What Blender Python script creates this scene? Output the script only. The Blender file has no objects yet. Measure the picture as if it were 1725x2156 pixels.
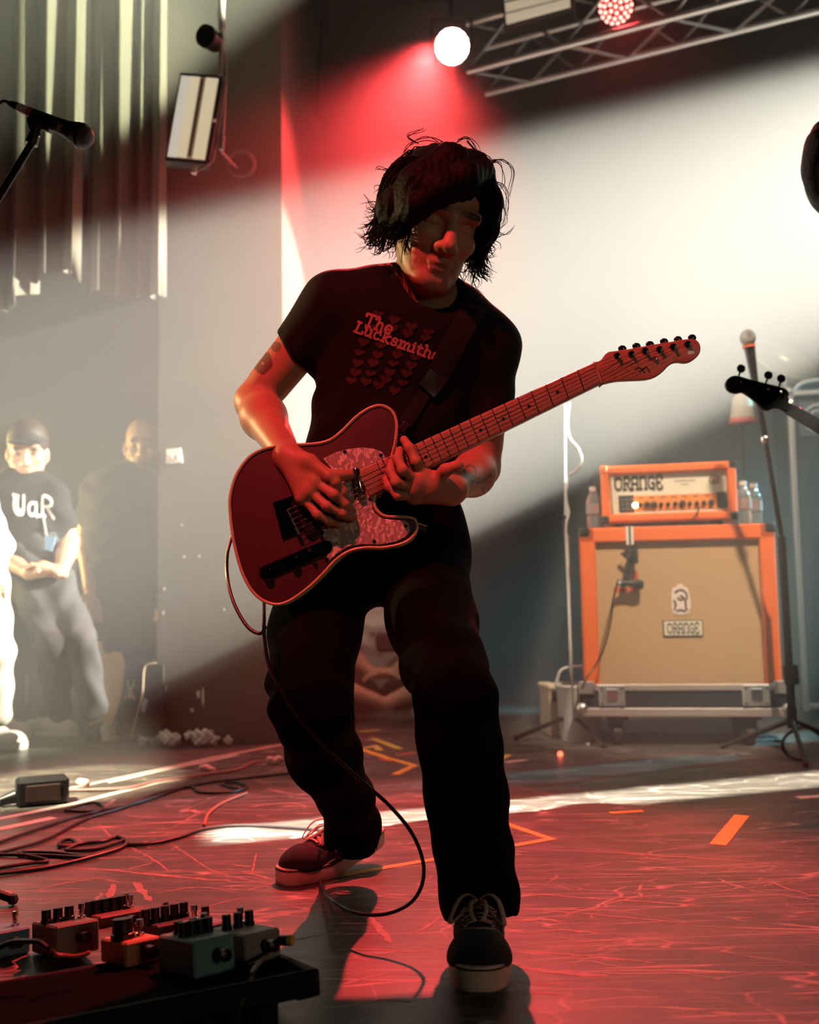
import bpy, math, random
import numpy as np
from mathutils import Vector, Matrix, Quaternion
from mathutils.bvhtree import BVHTree

random.seed(7)
np.random.seed(7)
SC = bpy.context.scene
COL = SC.collection
PI = math.pi

# ------------------------------------------------------------------ camera
W, H, FPX = 1725.0, 2156.0, 2100.0
CAMZ = 0.60
PITCH = math.atan(187.0 / FPX)
ROLL = 0.017
cam_d = bpy.data.cameras.new('camera')
cam = bpy.data.objects.new('camera', cam_d)
COL.objects.link(cam)
cam_d.sensor_fit = 'VERTICAL'
cam_d.sensor_height = 36.0
cam_d.sensor_width = 36.0 * W / H
cam_d.lens = FPX * 36.0 / H
cam_d.clip_start = 0.02
CAM_R = Matrix.Rotation(PI / 2 + PITCH, 3, 'X') @ Matrix.Rotation(-ROLL, 3, 'Z')
cam.matrix_world = Matrix.Translation((0, 0, CAMZ)) @ CAM_R.to_4x4()
cam_d.dof.use_dof = True
cam_d.dof.focus_distance = 1.93
cam_d.dof.aperture_fstop = 3.0
SC.camera = cam


def ray(px, py):
    return CAM_R @ Vector(((px - W / 2) / FPX, -(py - H / 2) / FPX, -1.0))


def P(px, py, Y):
    """the point at pixel (px,py) standing Y metres in front of the camera"""
    d = ray(px, py)
    t = Y / d.y
    return Vector((d.x * t, Y, CAMZ + d.z * t))


def F(px, py, z=0.0):
    """the point at pixel (px,py) that lies on the plane of height z"""
    d = ray(px, py)
    t = (z - CAMZ) / d.z
    return Vector((d.x * t, d.y * t, z))


# ------------------------------------------------------------------ world, exposure, lights
SC.view_settings.view_transform = 'Standard'
SC.view_settings.look = 'None'
SC.view_settings.gamma = 1.0
SC.view_settings.use_curve_mapping = False
SC.view_settings.exposure = 0.0
SC.cycles.use_denoising = True
SC.cycles.max_bounces = 6
SC.cycles.diffuse_bounces = 2
SC.cycles.glossy_bounces = 2
SC.cycles.transmission_bounces = 5
SC.cycles.volume_bounces = 0
SC.cycles.sample_clamp_indirect = 4.0
SC.cycles.sample_clamp_direct = 0.0
SC.cycles.caustics_reflective = False
SC.cycles.caustics_refractive = False
wd = bpy.data.worlds.new('dark_hall')
SC.world = wd
wd.use_nodes = True
wd.node_tree.nodes['Background'].inputs[0].default_value = (0.6, 0.5, 0.45, 1)
wd.node_tree.nodes['Background'].inputs[1].default_value = 0.004


def spot(name, loc, target, color, power, deg, blend=0.15, radius=0.04):
    ld = bpy.data.lights.new(name, 'SPOT')
    ld.energy = power
    ld.color = color
    ld.spot_size = math.radians(deg)
    ld.spot_blend = blend
    ld.shadow_soft_size = radius
    o = bpy.data.objects.new(name, ld)
    COL.objects.link(o)
    loc = Vector(loc)
    o.location = loc
    o.rotation_euler = (Vector(target) - loc).to_track_quat('-Z', 'Y').to_euler()
    return o


# the white side beam that crosses the haze behind the guitarist
spot('white_beam_light', (6.3, 3.75, 3.72), (0.0, 4.3, 1.64), (1.0, 0.955, 0.80), 102000, 15.2, 0.22, 0.05)
# amber light low in the left wing, and a spot added for the cream floor pool there
spot('amber_wing_light', (-3.5, 4.7, 1.15), (0.0, 4.1, 1.0), (1.0, 0.78, 0.30), 750, 34.0, 0.7, 0.08)
spot('added_floor_pool_light', (-2.4, 1.4, 4.2), F(110, 1655), (1.0, 0.90, 0.62), 5500, 10.0, 0.6, 0.03)
# red light of the par can on the truss, aimed down and to the left
PAR_A = P(952, 98, 4.75)
PAR_B = P(1297, 14, 4.75)
spot('red_par_light', PAR_A + Vector((-0.02, -0.08, -0.02)), P(790, 320, 4.5), (1.0, 0.055, 0.06), 760, 64.0, 0.7, 0.07)
spot('red_second_par_light', PAR_B + Vector((0.0, -0.1, -0.05)), (0.75, 1.6, 0.0), (1.0, 0.05, 0.055), 60, 40.0, 0.5, 0.07)
# red back light from the truss, raking the floor from behind the guitarist
spot('red_back_light', (0.12, 4.6, 3.25), (-0.22, 1.95, 0.0), (1.0, 0.060, 0.060), 2500, 42.0, 0.6, 0.05)
# red front light from the house left
spot('red_front_light', (-1.1, 0.1, 3.5), (0.0, 1.95, 1.08), (1.0, 0.07, 0.075), 480, 24.0, 0.5, 0.03)
# warm side light from the left wing
spot('warm_side_light', (-3.4, 3.3, 1.9), (-0.2, 1.95, 1.02), (1.0, 0.72, 0.30), 420, 15.0, 0.4, 0.06)
# cream light on the curtain
spot('curtain_light', P(1400, -640, 3.3), P(120, 40, 4.05), (0.95, 0.95, 0.66), 2300, 24.0, 0.25, 0.05)
# warm white light on the amplifiers
spot('amp_light', (1.25, 1.2, 4.2), P(1440, 1260, 4.05), (1.0, 0.80, 0.58), 1500, 15.0, 0.4, 0.08)
# teal light low on the right
spot('teal_side_light', (4.2, 5.2, 2.2), (0.6, 4.6, 0.2), (0.22, 0.72, 0.85), 4200, 34.0, 0.6, 0.08)
# an unseen slit lamp added to throw a narrow streak on the floor (its shutters are built with it below)
SLIT_L, SLIT_T = Vector((-0.8, 0.4, 4.3)), Vector((0.55, 3.04, 0.0))
spot('added_streak_light', SLIT_L, SLIT_T, (1.0, 0.93, 0.76), 14000, 26.0, 0.2, 0.0015)
# dim warm front wash from above the house
fa = bpy.data.lights.new('front_wash_light', 'AREA')
fa.energy = 13
fa.size = 0.6
fa.color = (1.0, 0.78, 0.55)
fo = bpy.data.objects.new('front_wash_light', fa)
COL.objects.link(fo)
fo.location = (2.8, -2.4, 1.7)
fo.rotation_euler = (Vector((0.1, 2.0, 0.5)) - fo.location).to_track_quat('-Z', 'Y').to_euler()


# ------------------------------------------------------------------ materials
MATS = {}


def mat(name, color, rough=0.6, metal=0.0, bump=0.0, bscale=60.0, vary=0.0, vscale=8.0, spec=0.5,
        emit=None, estr=0.0, trans=0.0, alpha=1.0, coat=0.0, ior=1.45):
    if name in MATS:
        return MATS[name]
    m = bpy.data.materials.new(name)
    m.use_nodes = True
    nt = m.node_tree
    b = nt.nodes['Principled BSDF']
    b.inputs['Base Color'].default_value = (*color, 1)
    b.inputs['Roughness'].default_value = rough
    b.inputs['Metallic'].default_value = metal
    b.inputs['Specular IOR Level'].default_value = spec
    b.inputs['Transmission Weight'].default_value = trans
    b.inputs['Alpha'].default_value = alpha
    b.inputs['Coat Weight'].default_value = coat
    b.inputs['IOR'].default_value = ior
    if emit:
        b.inputs['Emission Color'].default_value = (*emit, 1)
        b.inputs['Emission Strength'].default_value = estr
    tc = nt.nodes.new('ShaderNodeTexCoord')
    if vary > 0:
        n = nt.nodes.new('ShaderNodeTexNoise')
        n.inputs['Scale'].default_value = vscale
        n.inputs['Detail'].default_value = 5
        nt.links.new(tc.outputs['Object'], n.inputs['Vector'])
        mx = nt.nodes.new('ShaderNodeMix')
        mx.data_type = 'RGBA'
        nt.links.new(n.outputs['Fac'], mx.inputs[0])
        mx.inputs[6].default_value = (*[c * (1 - vary) for c in color], 1)
        mx.inputs[7].default_value = (*[min(1, c * (1 + vary)) for c in color], 1)
        nt.links.new(mx.outputs[2], b.inputs['Base Color'])
    if bump > 0:
        n2 = nt.nodes.new('ShaderNodeTexNoise')
        n2.inputs['Scale'].default_value = bscale
        n2.inputs['Detail'].default_value = 4
        nt.links.new(tc.outputs['Object'], n2.inputs['Vector'])
        bp = nt.nodes.new('ShaderNodeBump')
        bp.inputs['Strength'].default_value = bump
        bp.inputs['Distance'].default_value = 0.01
        nt.links.new(n2.outputs['Fac'], bp.inputs['Height'])
        nt.links.new(bp.outputs['Normal'], b.inputs['Normal'])
    MATS[name] = m
    return m


def attr_mat(name, rough=0.55, spec=0.4, bump=0.0, bscale=200.0, sub=0.0):
    """material that takes its colour from the mesh's own colour attribute"""
    if name in MATS:
        return MATS[name]
    m = mat(name, (0.5, 0.5, 0.5), rough, bump=bump, bscale=bscale, spec=spec)
    nt = m.node_tree
    a = nt.nodes.new('ShaderNodeVertexColor')
    a.layer_name = 'tint'
    nt.links.new(a.outputs['Color'], nt.nodes['Principled BSDF'].inputs['Base Color'])
    if sub:
        nt.nodes['Principled BSDF'].inputs['Subsurface Weight'].default_value = sub
        nt.nodes['Principled BSDF'].inputs['Subsurface Radius'].default_value = (0.01, 0.004, 0.002)
    return m


# ------------------------------------------------------------------ scene tree helpers
def finish(me, smooth=True, angle=None):
    if smooth:
        me.shade_smooth()
        if angle:
            me.set_sharp_from_angle(angle=math.radians(angle))


def wm(o):
    """world matrix, also before the first update of the view layer"""
    return o.matrix_basis if o.parent is None else wm(o.parent) @ o.matrix_basis


def link(name, me, m=None, parent=None, at=None):
    """link mesh data whose vertices are in world coordinates; at = the object's own origin"""
    o = bpy.data.objects.new(name, me)
    COL.objects.link(o)
    if m is not None and len(me.materials) == 0:
        me.materials.append(m)
    if parent is not None:
        o.parent = parent
        me.transform(wm(parent).inverted())
    elif at is not None:
        me.transform(Matrix.Translation(-Vector(at)))
        o.location = at
    return o


def tag(o, label=None, cat=None, group=None, kind=None):
    if label:
        o['label'] = label
    if cat:
        o['category'] = cat
    if group:
        o['group'] = group
    if kind:
        o['kind'] = kind
    return o


def thing(name, label, cat, loc=(0, 0, 0), rotz=0.0, group=None):
    o = bpy.data.objects.new(name, None)
    COL.objects.link(o)
    o.empty_display_size = 0.1
    o.location = loc
    o.rotation_euler = (0, 0, rotz)
    o.matrix_world = Matrix.Translation(Vector(loc)) @ Matrix.Rotation(rotz, 4, 'Z')
    tag(o, label, cat, group)
    return o


class MB:
    """collects simple solids; build() makes one mesh object.  M = transform applied to everything added."""

    def __init__(self, M=None):
        self.v, self.f = [], []
        self.M = M or Matrix.Identity(4)

    def add(self, vs, fs):
        n = len(self.v)
        self.v += [tuple(self.M @ Vector(p)) for p in vs]
        self.f += [tuple(i + n for i in f) for f in fs]
        return self

    def box(self, c, s, R=None, bev=0.0):
        c = Vector(c)
        hx, hy, hz = s[0] / 2, s[1] / 2, s[2] / 2
        if bev <= 0:
            vs = [Vector((x * hx, y * hy, z * hz)) for x in (-1, 1) for y in (-1, 1) for z in (-1, 1)]
            fs = [(0, 1, 3, 2), (4, 6, 7, 5), (0, 4, 5, 1), (2, 3, 7, 6), (0, 2, 6, 4), (1, 5, 7, 3)]
        else:
            b = min(bev, hx * .98, hy * .98, hz * .98)
            vs, idx = [], {}
            for x in (-1, 1):
                for y in (-1, 1):
                    for z in (-1, 1):
                        for k in range(3):
                            p = [x * (hx - b), y * (hy - b), z * (hz - b)]
                            p[k] = (x * hx, y * hy, z * hz)[k]
                            idx[(x, y, z, k)] = len(vs)
                            vs.append(Vector(p))
            fs = []
            for k in range(3):
                a, bb = [i for i in range(3) if i != k]
                for s1 in (-1, 1):
                    q = []
                    for (u, w) in ((-1, -1), (1, -1), (1, 1), (-1, 1)):
                        t = [0, 0, 0]
                        t[k], t[a], t[bb] = s1, u, w
                        q.append(idx[(t[0], t[1], t[2], k)])
                    fs.append(tuple(q))
            for k in range(3):          # edges along axis k
                a, bb = [i for i in range(3) if i != k]
                for u in (-1, 1):
                    for w in (-1, 1):
                        q = []
                        for s1, kk in ((-1, a), (1, a), (1, bb), (-1, bb)):
                            t = [0, 0, 0]
                            t[k], t[a], t[bb] = s1, u, w
                            q.append(idx[(t[0], t[1], t[2], kk)])
                        fs.append(tuple(q))
            for x in (-1, 1):
                for y in (-1, 1):
                    for z in (-1, 1):
                        fs.append(tuple(idx[(x, y, z, k)] for k in range(3)))
        if R is not None:
            vs = [R @ p for p in vs]
        return self.add([p + c for p in vs], fs)

    def tube(self, pts, r, n=8, cap=True, flat=None):
        """tube along a polyline; r a number or list; flat=(sx,sy) squashes the section"""
        pts = [Vector(p) for p in pts]
        m = len(pts)
        rs = r if isinstance(r, (list, tuple)) else [r] * m
        tans = []
        for i in range(m):
            t = pts[min(i + 1, m - 1)] - pts[max(i - 1, 0)]
            tans.append(t.normalized() if t.length > 1e-9 else Vector((0, 0, 1)))
        up = Vector((0, 0, 1)) if abs(tans[0].z) < 0.9 else Vector((1, 0, 0))
        a = tans[0].cross(up).normalized()
        vs = []
        for i in range(m):
            t = tans[i]
            a = (a - t * a.dot(t))
            a = a.normalized() if a.length > 1e-6 else t.orthogonal().normalized()
            b = t.cross(a)
            sx, sy = flat if flat else (1, 1)
            for k in range(n):
                an = 2 * PI * k / n
                vs.append(pts[i] + a * (math.cos(an) * rs[i] * sx) + b * (math.sin(an) * rs[i] * sy))
        fs = []
        for i in range(m - 1):
            for k in range(n):
                k2 = (k + 1) % n
                fs.append((i * n + k, i * n + k2, (i + 1) * n + k2, (i + 1) * n + k))
        if cap:
            fs.append(tuple(reversed(range(n))))
            fs.append(tuple((m - 1) * n + k for k in range(n)))
        return self.add(vs, fs)

    def cyl(self, a, b, r, r2=None, n=16):
        return self.tube([a, b], [r, r if r2 is None else r2], n)

    def lathe(self, a, axis, prof, n=20, ref=None):
        """revolve prof [(r, h)...] round the axis starting at a"""
        a, ax = Vector(a), Vector(axis).normalized()
        u = ax.orthogonal().normalized()
        w = ax.cross(u)
        vs = []
        for (r, h) in prof:
            for k in range(n):
                an = 2 * PI * k / n
                vs.append(a + ax * h + (u * math.cos(an) + w * math.sin(an)) * r)
        fs = []
        m = len(prof)
        for i in range(m - 1):
            for k in range(n):
                k2 = (k + 1) % n
                fs.append((i * n + k, i * n + k2, (i + 1) * n + k2, (i + 1) * n + k))
        fs.append(tuple(reversed(range(n))))
        fs.append(tuple((m - 1) * n + k for k in range(n)))
        return self.add(vs, fs)

    def prism(self, pts, d, bev=0.0, steps=2):
        """outline pts (a planar loop) extruded by vector d, with a rounded rim of size bev at both ends"""
        pts = [Vector(p) for p in pts]
        d = Vector(d)
        n = len(pts)
        dn = d.normalized()
        L = d.length
        # inward normals
        nor = []
        area = Vector((0, 0, 0))
        for i in range(n):
            area += pts[i].cross(pts[(i + 1) % n])
        sgn = 1 if area.dot(dn) > 0 else -1
        for i in range(n):
            t = (pts[(i + 1) % n] - pts[i - 1]).normalized()
            nor.append(dn.cross(t).normalized() * sgn)
        rings = []
        if bev > 0:
            for k in range(steps + 1):
                an = PI / 2 * k / steps
                rings.append((bev * (1 - math.sin(an)), bev * (1 - math.cos(an))))
            rings += [(i_, L - h_) for (i_, h_) in reversed(rings)]
        else:
            rings = [(0, 0), (0, L)]
        vs = []
        for (ins, h) in rings:
            for i in range(n):
                vs.append(pts[i] + nor[i] * ins + dn * h)
        fs = []
        for r in range(len(rings) - 1):
            for i in range(n):
                j = (i + 1) % n
                fs.append((r * n + i, r * n + j, (r + 1) * n + j, (r + 1) * n + i))
        fs.append(tuple(reversed(range(n))))
        fs.append(tuple((len(rings) - 1) * n + i for i in range(n)))
        return self.add(vs, fs)

    def sphere(self, c, r, n=14, sc=(1, 1, 1), R=None):
        c = Vector(c)
        m = n // 2
        vs = [Vector((0, 0, 1))]
        for i in range(1, m):
            th = PI * i / m
            for k in range(n):
                ph = 2 * PI * k / n
                vs.append(Vector((math.sin(th) * math.cos(ph), math.sin(th) * math.sin(ph), math.cos(th))))
        vs.append(Vector((0, 0, -1)))
        fs = [(0, 1 + k, 1 + (k + 1) % n) for k in range(n)]
        for i in range(m - 2):
            for k in range(n):
                k2 = (k + 1) % n
                a = 1 + i * n
                fs.append((a + k, a + n + k, a + n + k2, a + k2))
        last = len(vs) - 1
        a = 1 + (m - 2) * n
        fs += [(a + k, last, a + (k + 1) % n) for k in range(n)]
        vs = [Vector((p.x * sc[0] * r, p.y * sc[1] * r, p.z * sc[2] * r)) for p in vs]
        if R is not None:
            vs = [R @ p for p in vs]
        return self.add([p + c for p in vs], fs)

    def mesh(self, name, smooth=True, angle=35):
        me = bpy.data.meshes.new(name)
        me.from_pydata(self.v, [], self.f)
        me.update()
        import bmesh
        bm = bmesh.new()
        bm.from_mesh(me)
        bmesh.ops.recalc_face_normals(bm, faces=bm.faces)
        bm.to_mesh(me)
        bm.free()
        finish(me, smooth, angle)
        return me

    def build(self, name, m, parent=None, at=None, smooth=True, angle=35):
        me = self.mesh(name, smooth, angle)
        if parent is None and at is None:
            c = np.array(self.v)
            at = (float((c[:, 0].min() + c[:, 0].max()) / 2), float((c[:, 1].min() + c[:, 1].max()) / 2), float(c[:, 2].min()))
        return link(name, me, m, parent, at)


def catmull(pts, k=6, closed=False):
    pts = [Vector(p) for p in pts]
    n = len(pts)
    out = []
    rng = n if closed else n - 1
    for i in range(rng):
        if closed:
            p0, p1, p2, p3 = pts[i - 1], pts[i], pts[(i + 1) % n], pts[(i + 2) % n]
        else:
            p0, p1, p2, p3 = pts[max(i - 1, 0)], pts[i], pts[i + 1], pts[min(i + 2, n - 1)]
        for j in range(k):
            t = j / k
            out.append(0.5 * ((2 * p1) + (-p0 + p2) * t + (2 * p0 - 5 * p1 + 4 * p2 - p3) * t * t + (-p0 + 3 * p1 - 3 * p2 + p3) * t ** 3))
    if not closed:
        out.append(pts[-1])
    return out


# ------------------------------------------------------------------ smooth solids from distance fields
class Body:
    """a smooth blend of tapered limbs and ellipsoids, meshed as one continuous surface"""

    def __init__(self, k=0.02):
        self.k = k
        self.pr = []

    def cap(self, a, b, ra, rb=None, k=None, op='u', flat=None):
        rb = ra if rb is None else rb
        self.pr.append(('c', np.array(a, float), np.array(b, float), ra, rb, self.k if k is None else k, op, flat))
        return self

    def chain(self, pts, rs, k=None):
        for i in range(len(pts) - 1):
            self.cap(pts[i], pts[i + 1], rs[i], rs[i + 1], k)
        return self

    def ell(self, c, r, R=None, k=None, op='u'):
        R = np.eye(3) if R is None else np.array(R)
        self.pr.append(('e', np.array(c, float), np.array(r, float), R, None, self.k if k is None else k, op, None))
        return self

    def rbox(self, c, h, R=None, rad=0.01, k=None, op='u'):
        R = np.eye(3) if R is None else np.array(R)
        self.pr.append(('b', np.array(c, float), np.array(h, float), R, rad, self.k if k is None else k, op, None))
        return self

    def plane(self, c, n, k=0.0):
        """keep only what lies behind the plane (n points to what is cut away)"""
        n = np.array(n, float)
        n /= np.linalg.norm(n)
        self.pr.append(('p', np.array(c, float), n, None, None, k, 'i', None))
        return self

    @staticmethod
    def _d(pr, X):
        t = pr[0]
        if t == 'c':
            _, a, b, ra, rb, k, op, flat = pr
            ba = b - a
            L = float(ba @ ba)
            pa = X - a
            h = np.clip((pa @ ba) / max(L, 1e-12), 0, 1)
            q = pa - h[:, None] * ba
            if flat is not None:        # (axis, factor): squash the section along axis
                ax, fac = np.array(flat[0], float), flat[1]
                ax = ax / np.linalg.norm(ax)
                q = q + np.outer(q @ ax, ax) * (1.0 / fac - 1.0)
                return (np.linalg.norm(q, axis=1) - (ra + (rb - ra) * h)) * min(1.0, fac)
            return np.linalg.norm(q, axis=1) - (ra + (rb - ra) * h)
        if t == 'e':
            _, c, r, R, _, k, op, _ = pr
            q = (X - c) @ R
            k0 = np.linalg.norm(q / r, axis=1)
            k1 = np.linalg.norm(q / (r * r), axis=1)
            return k0 * (k0 - 1.0) / np.maximum(k1, 1e-9)
        if t == 'b':
            _, c, h, R, rad, k, op, _ = pr
            q = np.abs((X - c) @ R) - (h - rad)
            return np.linalg.norm(np.maximum(q, 0), axis=1) + np.minimum(q.max(axis=1), 0) - rad
        _, c, n, _, _, k, op, _ = pr
        return (X - c) @ n

    def _lb(self, pr, c, R):
        t = pr[0]
        if t == 'c':
            a, b = pr[1], pr[2]
            ba = b - a
            h = min(1, max(0, float((c - a) @ ba) / max(float(ba @ ba), 1e-12)))
            return np.linalg.norm(c - a - h * ba) - max(pr[3], pr[4]) * (1.0 if pr[7] is None else max(1.0, pr[7][1])) - R
        if t == 'e':
            return np.linalg.norm(c - pr[1]) - pr[2].max() - R
        if t == 'b':
            return np.linalg.norm(c - pr[1]) - np.linalg.norm(pr[2]) - R
        return -1.0

    def field(self, X, prs=None):
        d = np.full(len(X), 1e3)
        for pr in (self.pr if prs is None else prs):
            e = self._d(pr, X)
            k = pr[5]
            if pr[6] == 'u':
                if k > 0:
                    h = np.maximum(k - np.abs(d - e), 0) / k
                    d = np.minimum(d, e) - h * h * k * 0.25
                else:
                    d = np.minimum(d, e)
            else:
                if pr[6] == 's':
                    e = -e
                if k > 0:
                    h = np.maximum(k - np.abs(d - e), 0) / k
                    d = np.maximum(d, e) + h * h * k * 0.25
                else:
                    d = np.maximum(d, e)
        return d

    def bounds(self):
        lo, hi = np.full(3, 1e9), np.full(3, -1e9)
        for pr in self.pr:
            if pr[6] != 'u':
                continue
            if pr[0] == 'c':
                r = max(pr[3], pr[4]) * (1.0 if pr[7] is None else max(1.0, pr[7][1]))
                for q in (pr[1], pr[2]):
                    lo, hi = np.minimum(lo, q - r), np.maximum(hi, q + r)
            else:
                r = np.linalg.norm(pr[2]) if pr[0] == 'b' else pr[2].max()
                lo, hi = np.minimum(lo, pr[1] - r), np.maximum(hi, pr[1] + r)
        return lo - 0.03, hi + 0.03

    def grow(self, vox=0.004, mod=None, margin=0.0, n=24):
        lo, hi = self.bounds()
        N = np.ceil((hi - lo) / (vox * n)).astype(int)
        BIG = 1 << 20
        keys, verts, quads = [], [], []
        half = vox * n * math.sqrt(3) / 2 + vox
        g = np.arange(-1, n + 1)
        I, J, K = np.meshgrid(g, g, g, indexing='ij')
        off = np.stack([I, J, K], -1).reshape(-1, 3)
        m = n + 2
        for bx in range(N[0]):
            for by in range(N[1]):
                for bz in range(N[2]):
                    base = np.array([bx, by, bz]) * n
                    c = lo + (base + n / 2) * vox
                    prs = [p for p in self.pr if p[6] != 'u' or self._lb(p, c, half) < p[5] + margin + 0.002]
                    if not any(p[6] == 'u' for p in prs):
                        continue
                    X = lo + (off + base) * vox
                    D = self.field(X, prs)
                    if mod is not None:
                        D = mod(X, D)
                    D = D.reshape(m, m, m)
                    S = D < 0
                    if S.all() or not S.any():
                        continue
                    # cells (each cell i spans lattice i..i+1), own cells 0..n-1 -> index 1..n ; lattice index shift 1
                    A = slice(1, n + 1)
                    cnt = np.zeros((n, n, n))
                    acc = np.zeros((n, n, n, 3))
                    cs = [(0, 0, 0), (1, 0, 0), (0, 1, 0), (1, 1, 0), (0, 0, 1), (1, 0, 1), (0, 1, 1), (1, 1, 1)]

                    def sub(Z, o):
                        return Z[o[0]:o[0] + n, o[1]:o[1] + n, o[2]:o[2] + n]
                    for a_ in range(8):
                        for b_ in range(a_ + 1, 8):
                            p, q = cs[a_], cs[b_]
                            if sum(abs(p[i] - q[i]) for i in range(3)) != 1:
                                continue
                            da, db = sub(D, p), sub(D, q)
                            x = (da < 0) != (db < 0)
                            if not x.any():
                                continue
                            t = np.where(x, da / np.where(x, da - db, 1), 0)
                            cnt += x
                            for i in range(3):
                                acc[..., i] += x * (p[i] + t * (q[i] - p[i]))
                    w = cnt > 0
                    if w.any():
                        ii = np.argwhere(w)
                        pos = acc[w] / cnt[w][:, None]
                        # cell index in block frame is ii-1 (lattice started at -1)
                        gi = ii - 1 + base
                        keys.append(((gi[:, 0] + 8) * BIG + gi[:, 1] + 8) * BIG + gi[:, 2] + 8)
                        verts.append(lo + (gi + pos) * vox)
                    # faces on own lattice points 0..n-1 -> array index 1..n
                    for ax in range(3):
                        o2 = [0, 0, 0]
                        o2[ax] = 1
                        d0 = D[1:n + 1, 1:n + 1, 1:n + 1]
                        d1 = D[1 + o2[0]:n + 1 + o2[0], 1 + o2[1]:n + 1 + o2[1], 1 + o2[2]:n + 1 + o2[2]]
                        x = (d0 < 0) != (d1 < 0)
                        if not x.any():
                            continue
                        e = np.argwhere(x) + base
                        flip = (d0 < 0)[x]
                        u, v = [(1, 2), (2, 0), (0, 1)][ax]
                        q = []
                        for (du, dv) in ((0, 0), (-1, 0), (-1, -1), (0, -1)):
                            cc = e.copy()
                            cc[:, u] += du
                            cc[:, v] += dv
                            q.append(((cc[:, 0] + 8) * BIG + cc[:, 1] + 8) * BIG + cc[:, 2] + 8)
                        q = np.stack(q, 1)
                        q[~flip] = q[~flip][:, ::-1]
                        quads.append(q)
        keys = np.concatenate(keys)
        verts = np.concatenate(verts)
        quads = np.concatenate(quads)
        uk, ix = np.unique(keys, return_index=True)
        verts = verts[ix]
        pos = np.searchsorted(uk, quads)
        pos = np.clip(pos, 0, len(uk) - 1)
        good = (uk[pos] == quads).all(axis=1)
        return verts, pos[good]


def grid_mesh(name, verts, quads):
    me = bpy.data.meshes.new(name)
    n, f = len(verts), len(quads)
    me.vertices.add(n)
    me.vertices.foreach_set('co', np.ascontiguousarray(verts, dtype=np.float32).ravel())
    me.loops.add(f * 4)
    me.loops.foreach_set('vertex_index', np.ascontiguousarray(quads, dtype=np.int32).ravel())
    me.polygons.add(f)
    me.polygons.foreach_set('loop_start', np.arange(0, f * 4, 4, dtype=np.int32))
    me.update(calc_edges=True)
    me.validate()
    me.shade_smooth()
    return me


def tint(me, cols):
    a = me.color_attributes.new('tint', 'FLOAT_COLOR', 'POINT')
    c = np.ones((len(me.vertices), 4), np.float32)
    c[:, :3] = cols
    a.data.foreach_set('color', c.ravel())


def np3(v):
    return np.array([v[0], v[1], v[2]], float)
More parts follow.
